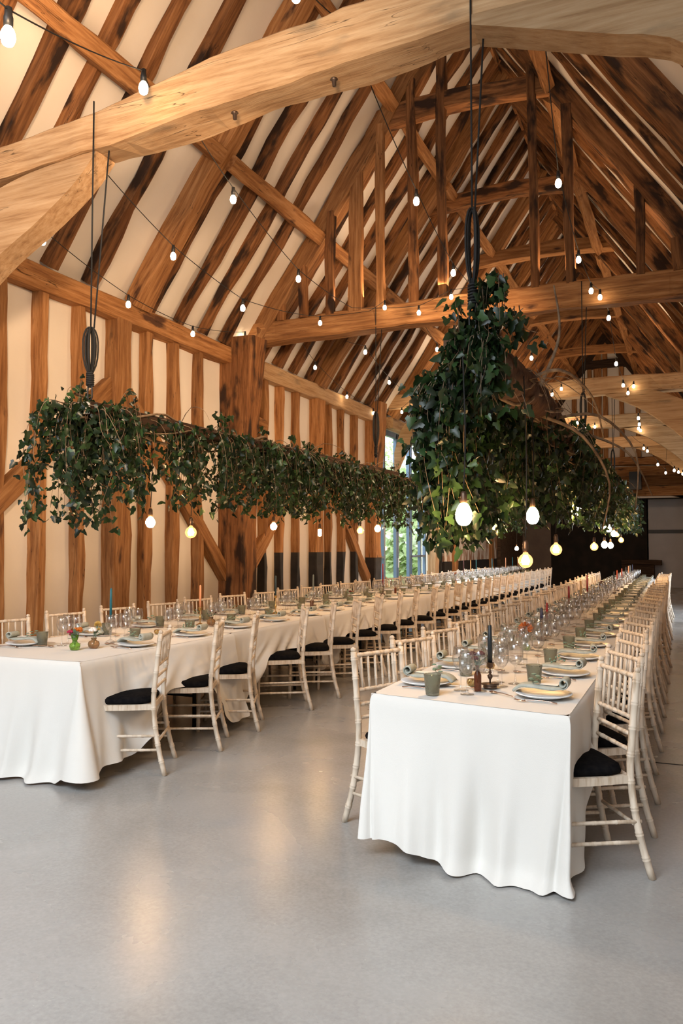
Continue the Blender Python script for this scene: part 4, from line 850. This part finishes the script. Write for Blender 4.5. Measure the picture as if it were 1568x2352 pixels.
def ivy(name, lab, axis, n, drop, spread, lsz, ends, seed, step=.055, upn=.12, bias=0, twigs=1, minsp=.25):
    rr = random.Random(seed); lv = MB(); st = MB(); sh = []; P = [Vector(p) for p in axis]; o = P[0].copy()
    t = empty(name, o); tag(t, lab, 'ivy', 'ivy garlands')
    for i in range(n):
        u = rr.random(); e = rr.random()
        if e < ends[0]: u = rr.random() * .06
        q = u * (len(P) - 1); k = min(int(q), len(P) - 2); p = P[k].lerp(P[k + 1], q - k) - o
        a = rr.uniform(-PI, PI); out = Vector((math.cos(a), math.sin(a) * .8, 0)); dn = drop(u) * rr.uniform(.35, 1.0); sp = spread * rr.uniform(minsp, 1)
        if e < ends[0]: out.y -= .25
        if rr.random() < bias * (1 - u): out.x = -abs(out.x); p = p + Vector((-.08, 0, -.06))
        if rr.random() < upn: path = [p, p + out * sp * .3 + Vector((0, 0, .18)), p + out * sp * .7 + Vector((0, 0, .22)), p + out * sp + Vector((0, 0, -.05))]
        else: path = [p + Vector((rr.uniform(-.06, .06), 0, .05)), p + out * sp * .75 + Vector((0, 0, .02)), p + out * sp + Vector((0, 0, -dn * .45)), p + out * sp * rr.uniform(.7, 1.15) * (1 if minsp < .4 else .7) + Vector((rr.uniform(-.1, .1), rr.uniform(-.12, .12), -dn))]
        L = sum((path[j + 1] - path[j]).length for j in range(3)); m_ = max(4, int(L / step)); pts = [Vector(v) for v in smooth(path, m_)]
        st.tube(pts, [.0035 * (1 - .6 * j / m_) for j in range(m_ + 1)], 4, cap=False)
        for j in range(1, m_ + 1):
            for _ in range(2):
                c = pts[j] + Vector((rr.gauss(0, .03), rr.gauss(0, .03), rr.gauss(-.02, .025)))
                ax = Vector((rr.gauss(0, .5), rr.gauss(0, .5), rr.uniform(-1.2, -.2))).normalized(); nn = Vector((rr.gauss(0, 1), rr.gauss(-.2, 1), rr.gauss(.5, .6))); nn = (nn - ax * nn.dot(ax))
                if nn.length < .1: continue
                s = lsz * rr.uniform(.55, 1.25); leaf_shape(lv, c, ax, nn.normalized(), s); v = rr.random(); sh += [v] * 10
    f = lv.build('ivy_leaves', M['ivy'], t); at = f.data.attributes.new('shade', 'FLOAT', 'FACE'); at.data.foreach_set('value', sh); f['kind'] = 'stuff'
    # woody stems twisting along the timber
    for s_ in range(5 * twigs):
        ph = s_ * 1.4; pts = []
        for j in range(40):
            u = j / 39; q = u * (len(P) - 1); k = min(int(q), len(P) - 2); p = P[k].lerp(P[k + 1], q - k) - o
            rad = .12 + .05 * math.sin(j * .9 + s_); pts.append(p + Vector((math.cos(j * .35 + ph) * rad, 0, math.sin(j * .35 + ph) * rad * .8)))
        st.tube(pts, .006 + .004 * (s_ % 3), 5, cap=False)
    for s_ in range(40 * twigs):
        u = rr.random(); q = u * (len(P) - 1); k = min(int(q), len(P) - 2); p = P[k].lerp(P[k + 1], q - k) - o; a = rr.uniform(-PI, PI)
        d = Vector((math.cos(a), math.sin(a), rr.uniform(-.4, .6))).normalized() * rr.uniform(.2, .5)
        st.tube(smooth([p, p + d * .5 + Vector((0, 0, .08)), p + d + Vector((0, 0, -.05)), p + d * 1.25 + Vector((0, 0, -.2))], 8), [.005 - .0005 * j for j in range(9)], 4, cap=False)
    st.build('ivy_stems', M['twig'], t); return t
# stud-wall side: squared timber
b_ = timber('hanging_timber', (-3.95, 4.40, 2.45), (-3.98, 11.0, 2.52), .19, .085, M['oak_black'], 'dark squared timber hung over the near half of the stud wall table', 'hanging beam', 'hanging timbers', rough=.006)
mb = MB(); mb.box((0, 0, 0), (.004, .19, .085)); o = mb.build('sawn_end', M['end_grain'], b_, loc=(-.003, 0, 0))
o['label'] = 'pale sawn end'
rope_set(-3.86, 4.40, 4.66, 3.02, 2.50, 'black rope and knot holding the near end of the dark squared timber')
rope_set(-3.98, 10.3, 4.82, 3.35, 2.57, 'black rope at the second tie beam holding the squared timber')
timber('hanging_timber', (-4.15, 11.5, 2.5), (-4.32, 22.4, 2.5), .19, .09, M['oak_black'], 'dark squared timber hung over the far half of the stud wall table', 'hanging beam', 'hanging timbers', rough=.006)
rope_set(-4.25, 16.6, 4.6, 3.2, 2.55, 'black rope at the third tie beam holding the far squared timber')
ivy('ivy_garland', 'ivy garland wound on the near squared timber over the stud wall table', [(-3.98, 4.35, 2.42), (-4.0, 7, 2.46), (-4.02, 9, 2.46), (-4.05, 11.4, 2.45)], 380, lambda u: .66 if u > .05 else .8, .42, .055, (.10,), 3, step=.05, upn=.03)
ivy('ivy_garland', 'ivy garland on the far squared timber near the glazed doors', [(-4.1, 11.2, 2.45), (-4.25, 16, 2.42), (-4.4, 22.2, 2.38)], 230, lambda u: .62, .45, .07, (0,), 5, step=.075)
# ivy log
t = empty('hanging_log', (-1.05, 4.55, 2.5)); tag(t, 'rough bark-covered log wrapped in ivy over the walkway table', 'hanging log')
mb = MB(); pts = smooth([(0.02, -.05, .0), (-.02, .8, .06), (-.06, 2.0, .10), (-.12, 3.4, .06), (-.15, 5, .08), (-.2, 6.6, .1)], 40); sdd = 3
mb.tube(pts, [.125 + .03 * noise.noise(Vector((i * .5, 1, 2))) + .03 * (i / 40) * (1 - i / 40) for i in range(41)], 14)
for i, v in enumerate(mb.v): p = Vector(v); mb.v[i] = tuple(p + p.normalized() * noise.noise(p * 7) * .02)
lg = mb.build('trunk', M['bark'], t)
mb = MB(); mb.box((-.10, -.02, .15), (.30, .14, .05)); mb.build('cross_board', M['old_board'], t)['label'] = 'grey sawn board on top of the log'
for pts_ in ([(-.02, 1.0, .1), (.25, 1.0, .18), (.42, 1.4, .05), (.45, 1.9, -.2)], [(.05, 1.3, .1), (.2, 1.35, .5), (.16, 1.4, .9)], [(.0, 1.8, .0), (.28, 2.0, -.15), (.45, 2.3, -.5), (.38, 2.4, -.9)], [(.0, 2.3, .05), (.35, 2.6, .1), (.62, 3.0, -.2), (.60, 3.1, -.7)], [(-.1, 2.8, .1), (-.45, 2.6, .15), (-.6, 2.5, -.2)], [(.1, 3.6, .1), (.5, 3.8, -.1), (.7, 4.2, -.5)]):
    mb = MB(); mb.tube(smooth(pts_, 12), [.016 - .0009 * k for k in range(13)], 6); mb.build('branch', M['twig'], t)
rope_set(-1.11, 4.40, 4.66, 3.40, 2.70, 'black coiled rope holding the near end of the ivy log')
rope_set(-1.2, 10.3, 4.82, 3.4, 2.66, 'black rope at the second tie beam holding the ivy log')
timber('hanging_timber', (-1.3, 11.5, 2.55), (-1.4, 19.5, 2.55), .19, .09, M['oak_black'], 'dark squared timber hung over the far half of the ivy-log table', 'hanging beam', 'hanging timbers', rough=.006)
rope_set(-1.38, 16.6, 4.75, 3.4, 2.6, 'black rope at the third tie beam over the ivy-log table')
ivy('ivy_garland', 'dense ivy smothering the log nearest the camera', [(-1.10, 4.58, 2.5), (-1.05, 5.6, 2.55), (-1.12, 7.5, 2.52), (-1.2, 9.2, 2.5), (-1.25, 11.0, 2.5)], 430, lambda u: .95 if u < .2 else .75, .37, .062, (.16,), 11, step=.05, upn=.03, bias=1.35, minsp=.5)
ivy('ivy_garland', 'ivy tuft at the rope of the log, standing above the near end', [(-1.1, 4.42, 2.74), (-1.0, 4.5, 2.78), (-.9, 4.6, 2.82)], 16, lambda u: .22, .16, .062, (0,), 15, upn=.5, twigs=0)
ivy('ivy_garland', 'ivy tuft hanging over the sawn front end of the log', [(-1.22, 4.44, 2.66), (-1.1, 4.42, 2.64), (-.98, 4.46, 2.6)], 34, lambda u: .42, .14, .062, (0,), 19, upn=.1, twigs=0)
ivy('ivy_garland', 'ivy garland on the far squared timber of the ivy-log table', [(-1.25, 11.2, 2.55), (-1.35, 15, 2.5), (-1.4, 19.5, 2.45)], 250, lambda u: .7, .5, .075, (0,), 17, step=.075)

# ------------------------------------------------------------------ pendants under the ivy
def pendant(x, y, z, typ, lab, r=.04, top=2.52):
    top = 2.52; t = empty('pendant_bulb', (x, y, z)); tag(t, lab, 'pendant light', 'bulbs hanging from the ivy')
    mb = MB(); mb.tube(smooth([(0, 0, r * 1.5 + .07), (.01, .005, (top - z) * .5), (0, 0, top - z)], 8), .004, 6); mb.build('cord', M['rope'], t)
    mb = MB(); mb.lathe([(.001, r * 1.3 + .07), (.012, r * 1.3 + .068), (.017, r * 1.3 + .055), (.019, r * 1.3 + .02), (.018, r * 1.3 - .005), (.001, r * 1.3 - .005)], 14); mb.build('socket', M['bronze'], t)
    mb = MB()
    if typ == 'globe':
        pr = [(.001, -r)] + [(r * math.sin(a), -r * math.cos(a)) for a in [k * PI / 14 for k in range(1, 13)]] + [(.014, r * 1.12), (.014, r * 1.3)]
        mb.lathe(pr, 20); mb.build('bulb', M['bulbglass'], t)
        f = MB(); f.lathe([(r * .5, -r * .45), (r * .62, 0), (r * .42, r * .45)], 9)
        for k in range(8):
            a = k * PI / 4; f.tube([(math.cos(a) * r * .34, math.sin(a) * r * .34, -r * .5), (math.cos(a) * r * .5, math.sin(a) * r * .5, 0), (math.cos(a) * r * .2, math.sin(a) * r * .2, r * .7)], r * .045, 4)
        f.f = f.f[18:]; f.m = f.m[18:]; f.sm = f.sm[18:]
        f.build('filament', M['fil_hot'], t)
    else:
        if typ == 'pear': pr = [(.001, -r), (r * .6, -r * .85), (r, -.1 * r), (r * .92, r * .5), (r * .5, r * 1.1), (.013, r * 1.3)]
        elif typ == 'drop': pr = [(.001, -r * 1.1), (r * .55, -r * .95), (r * .9, -r * .3), (r * .85, r * .5), (r * .5, r * 1.2), (.012, r * 1.4)]
        else: pr = [(.001, -r * 1.4), (r * .5, -r * 1.3), (r * .62, -r * .9), (r * .62, r * .9), (.011, r * 1.3)]
        mb.lathe([tuple(q) for q in smooth(pr, 14)], 14); mb.build('bulb', M['fil'], t)
for a in ((-4.13, 5.46, 1.67, 'pear', 'plain glowing bulb nearest on the stud wall side', .040), (-4.15, 6.08, 1.60, 'globe', 'large globe bulb with visible filament, stud wall side', .052), (-4.2, 7.74, 1.69, 'pear', 'third bulb from the near end on the stud wall side', .036),
          (-4.25, 9.04, 1.65, 'tube', 'slim tubular bulb on the stud wall side', .034), (-4.3, 10.5, 1.70, 'globe', 'globe bulb in front of the stud wall post by the glazed doors', .05), (-4.32, 11.24, 1.74, 'pear', 'bulb just beside the globe by the glazed doors', .045),
          (-4.24, 14.1, 1.61, 'globe', 'globe bulb seen past the glazed doors', .055), (-4.3, 15.6, 1.8, 'pear', 'upper of two close bulbs beyond the glazed doors', .05), (-4.48, 16.2, 1.74, 'pear', 'lower of two close bulbs beyond the glazed doors', .05),
          (-4.4, 19.3, 1.94, 'pear', 'far bulb among ivy, upper one, stud wall side', .055), (-4.5, 20.5, 1.96, 'pear', 'far bulb among ivy, farthest upper, stud wall side', .055), (-4.33, 21.8, 1.42, 'pear', 'far low bulb above the end of the stud wall table', .05),
          (-1.13, 4.25, 1.64, 'drop', 'big bright teardrop bulb nearest on the ivy log', .050), (-1.0, 5.6, 1.68, 'drop', 'second bright teardrop bulb under the ivy log', .048), (-.92, 4.9, 1.385, 'globe', 'lowest large globe bulb hanging on a long cord under the ivy log', .044),
          (-1.1, 7.3, 1.445, 'globe', 'large globe bulb, second globe under the ivy log', .052), (-1.15, 9.3, 1.87, 'pear', 'bulb half hidden high in the log ivy', .045), (-1.25, 11.8, 1.47, 'globe', 'globe bulb, third globe along the ivy log side', .055),
          (-1.28, 13.6, 1.50, 'pear', 'bare bulb, first of a low far pair', .05), (-1.36, 15.6, 1.49, 'pear', 'bare bulb, second of a low far pair', .05), (-1.3, 14.2, 1.81, 'drop', 'teardrop bulb high above the far pair', .055), (-1.36, 15.3, 1.80, 'drop', 'second teardrop bulb high above the far pair', .055),
          (-1.36, 16.3, 1.72, 'pear', 'far bulb below the end of the log garland', .05), (-1.42, 17.8, 1.73, 'globe', 'far globe bulb towards the white end wall', .055), (-1.42, 18.9, 1.62, 'globe', 'farthest globe bulb towards the white end wall', .06)):
    pendant(a[0], a[1], a[2], a[3], a[4], a[5])

# ------------------------------------------------------------------ festoon strings
FEST = {
 'crossing above the nearest tie beam by the stud wall': ([(-2.3, 1.5, 3.55), (-2.67, 2.5, 3.80), (-3.27, 4.2, 4.63), (-3.5, 4.6, 4.72)], [1, 2], 1.25),
 'peeping in over the top of the nearest tie beam': ([(-1.6, 2.6, 4.3), (-1.97, 3.87, 4.66), (-2.09, 4.6, 4.95)], [1], 1.1),
 'lowest one along the stud wall before the second tie beam': ([(-4.77, 4.75, 4.10), (-4.84, 4.93, 4.08), (-5.22, 6.5, 4.04), (-5.62, 8.24, 4.21), (-6.0, 10.15, 4.66)], [1, 2, 3, 4], 1),
 'second up from the stud wall, sagging to the second tie beam': ([(-4.09, 4.75, 4.38), (-4.22, 5.87, 4.18), (-4.28, 7.19, 4.08), (-4.7, 10.0, 4.70), (-3.99, 10.1, 4.72), (-3.79, 10.15, 4.85)], [1, 2, 3, 5], 1),
 'third from the stud wall, ending on the second tie beam': ([(-3.21, 4.75, 4.45), (-3.37, 5.5, 4.40), (-3.62, 7.18, 4.30), (-3.75, 8.9, 4.40), (-3.3, 10.15, 4.72), (-2.85, 10.15, 4.88), (-2.6, 10.2, 4.9)], [1, 2, 4, 5], 1),
 'under the ridge from nearest to second tie beam': ([(-1.87, 4.7, 4.52), (-2.04, 6.22, 4.44), (-2.2, 7.92, 4.40), (-2.22, 9.22, 4.45), (-2.10, 10.2, 4.82)], [1, 2, 3], 1),
 'on the walkway side from nearest to second tie beam': ([(-.73, 4.6, 4.5), (-.91, 6.38, 4.45), (-1.0, 8.36, 4.51), (-1.02, 9.68, 4.58), (-.97, 10.2, 4.65)], [1, 2, 3, 4], 1),
 'along the stud wall between second and third tie beams': ([(-5.32, 10.7, 4.54), (-5.56, 11.64, 4.49), (-5.9, 13.75, 4.40), (-6.0, 15.4, 4.35), (-5.75, 16.45, 4.52), (-5.46, 16.45, 4.74), (-4.93, 16.45, 4.84)], [1, 2, 3, 4, 5], 1),
 'second past the second tie beam on the wall side': ([(-4.6, 10.7, 4.5), (-4.38, 10.9, 4.46), (-4.91, 13.37, 4.52), (-5.34, 16.3, 4.62)], [1, 2], 1),
 'third past the second tie beam towards the ridge': ([(-3.39, 10.7, 4.6), (-3.54, 11.79, 4.62), (-3.84, 15.0, 4.72), (-3.9, 16.4, 4.8)], [1, 2], 1),
 'above the log of ivy between second and third tie beams': ([(-2.02, 10.7, 4.46), (-2.2, 12.36, 4.48), (-2.38, 14.32, 4.46), (-2.39, 15.6, 4.50), (-2.33, 16.4, 4.75)], [1, 2, 3, 4], 1),
 'walkway side between second and third tie beams': ([(-.93, 10.7, 4.57), (-.94, 11.0, 4.60), (-1.04, 13.38, 4.50), (-1.05, 14.97, 4.45), (-1.02, 15.71, 4.44), (-.96, 16.45, 4.70)], [1, 2, 3, 4, 5], 1),
 'above the ivy between third and fourth tie beams': ([(-2.32, 17.0, 4.47), (-2.35, 18.99, 4.44), (-2.3, 20.24, 4.46), (-2.2, 21.3, 4.66)], [1, 2, 3], 1.1),
 'walkway side between third and fourth tie beams': ([(-.94, 17.0, 4.4), (-.99, 18.43, 4.38), (-1.02, 19.29, 4.37), (-1.07, 19.93, 4.36), (-1.1, 21.3, 4.5)], [1, 2, 3, 4], 1.1),
 'wall side between third and fourth tie beams': ([(-3.69, 16.86, 4.6), (-3.7, 17.6, 4.45), (-3.74, 19.5, 4.40), (-3.9, 20.9, 4.5), (-4.0, 21.35, 4.6)], [2, 3], 1.1),
 'under the fourth tie beam near the gable': ([(-1.34, 21.7, 4.34), (-1.16, 24.0, 4.37), (-1.11, 25.0, 4.40), (-1.1, 25.8, 4.5)], [1, 2], 1.2),
 'low pair before the far gable planks': ([(-.89, 22.0, 3.9), (-.78, 23.46, 3.84), (-.64, 25.7, 3.80), (-.6, 25.8, 4.5)], [1, 2], 1.2),
 'lowest far row beside the gable planks on the walkway side': ([(-.42, 22.0, 3.65), (-.36, 23.07, 3.63), (-.27, 24.34, 3.69), (-.17, 25.7, 3.75)], [1, 2, 3], 1.2)}
def bulb_proto():
    mb = MB(); mb.lathe([tuple(q) for q in smooth([(.001, -.13), (.018, -.124), (.0255, -.10), (.022, -.078), (.0125, -.062)], 12)], 14); bm_ = mb.mesh('bulb', [M['bulb']])
    mb2 = MB(); mb2.lathe([(.001, .008), (.013, .006), (.014, -.02), (.017, -.03), (.0165, -.062), (.001, -.063)], 12); hm_ = mb2.mesh('lamp_holder', [M['black']]); return bm_, hm_
BME, HME = bulb_proto(); DME = BME.copy(); DME.materials[0] = M['dead']
for lab, (pts, idx, k) in FEST.items():
    o = Vector(pts[0]); t = empty('festoon_string', o); tag(t, 'bulb string ' + lab, 'string lights', 'festoon strings')
    mb = MB(); pp = []
    P = [Vector(p) - o for p in pts]
    for a, b_ in zip(P, P[1:]):
        L = (b_ - a).length
        for j in range(8): u = j / 8; pp.append(a.lerp(b_, u) + Vector((0, 0, -.05 * L * u * (1 - u))))
    pp.append(P[-1]); mb.tube(pp, .0038, 6); mb.build('cable', M['rope'], t)
    for i in idx:
        h = bpy.data.objects.new('lamp_holder', HME); COL.objects.link(h); h.parent = t; h.location = P[i]; h.scale = (k, k, k)
        dead = lab.startswith('second up') and i == 4
        g = bpy.data.objects.new('bulb', DME if dead else BME); COL.objects.link(g); g.parent = h
        if lab.startswith('second up') and i == 2: pass
print('objects', len(bpy.data.objects))
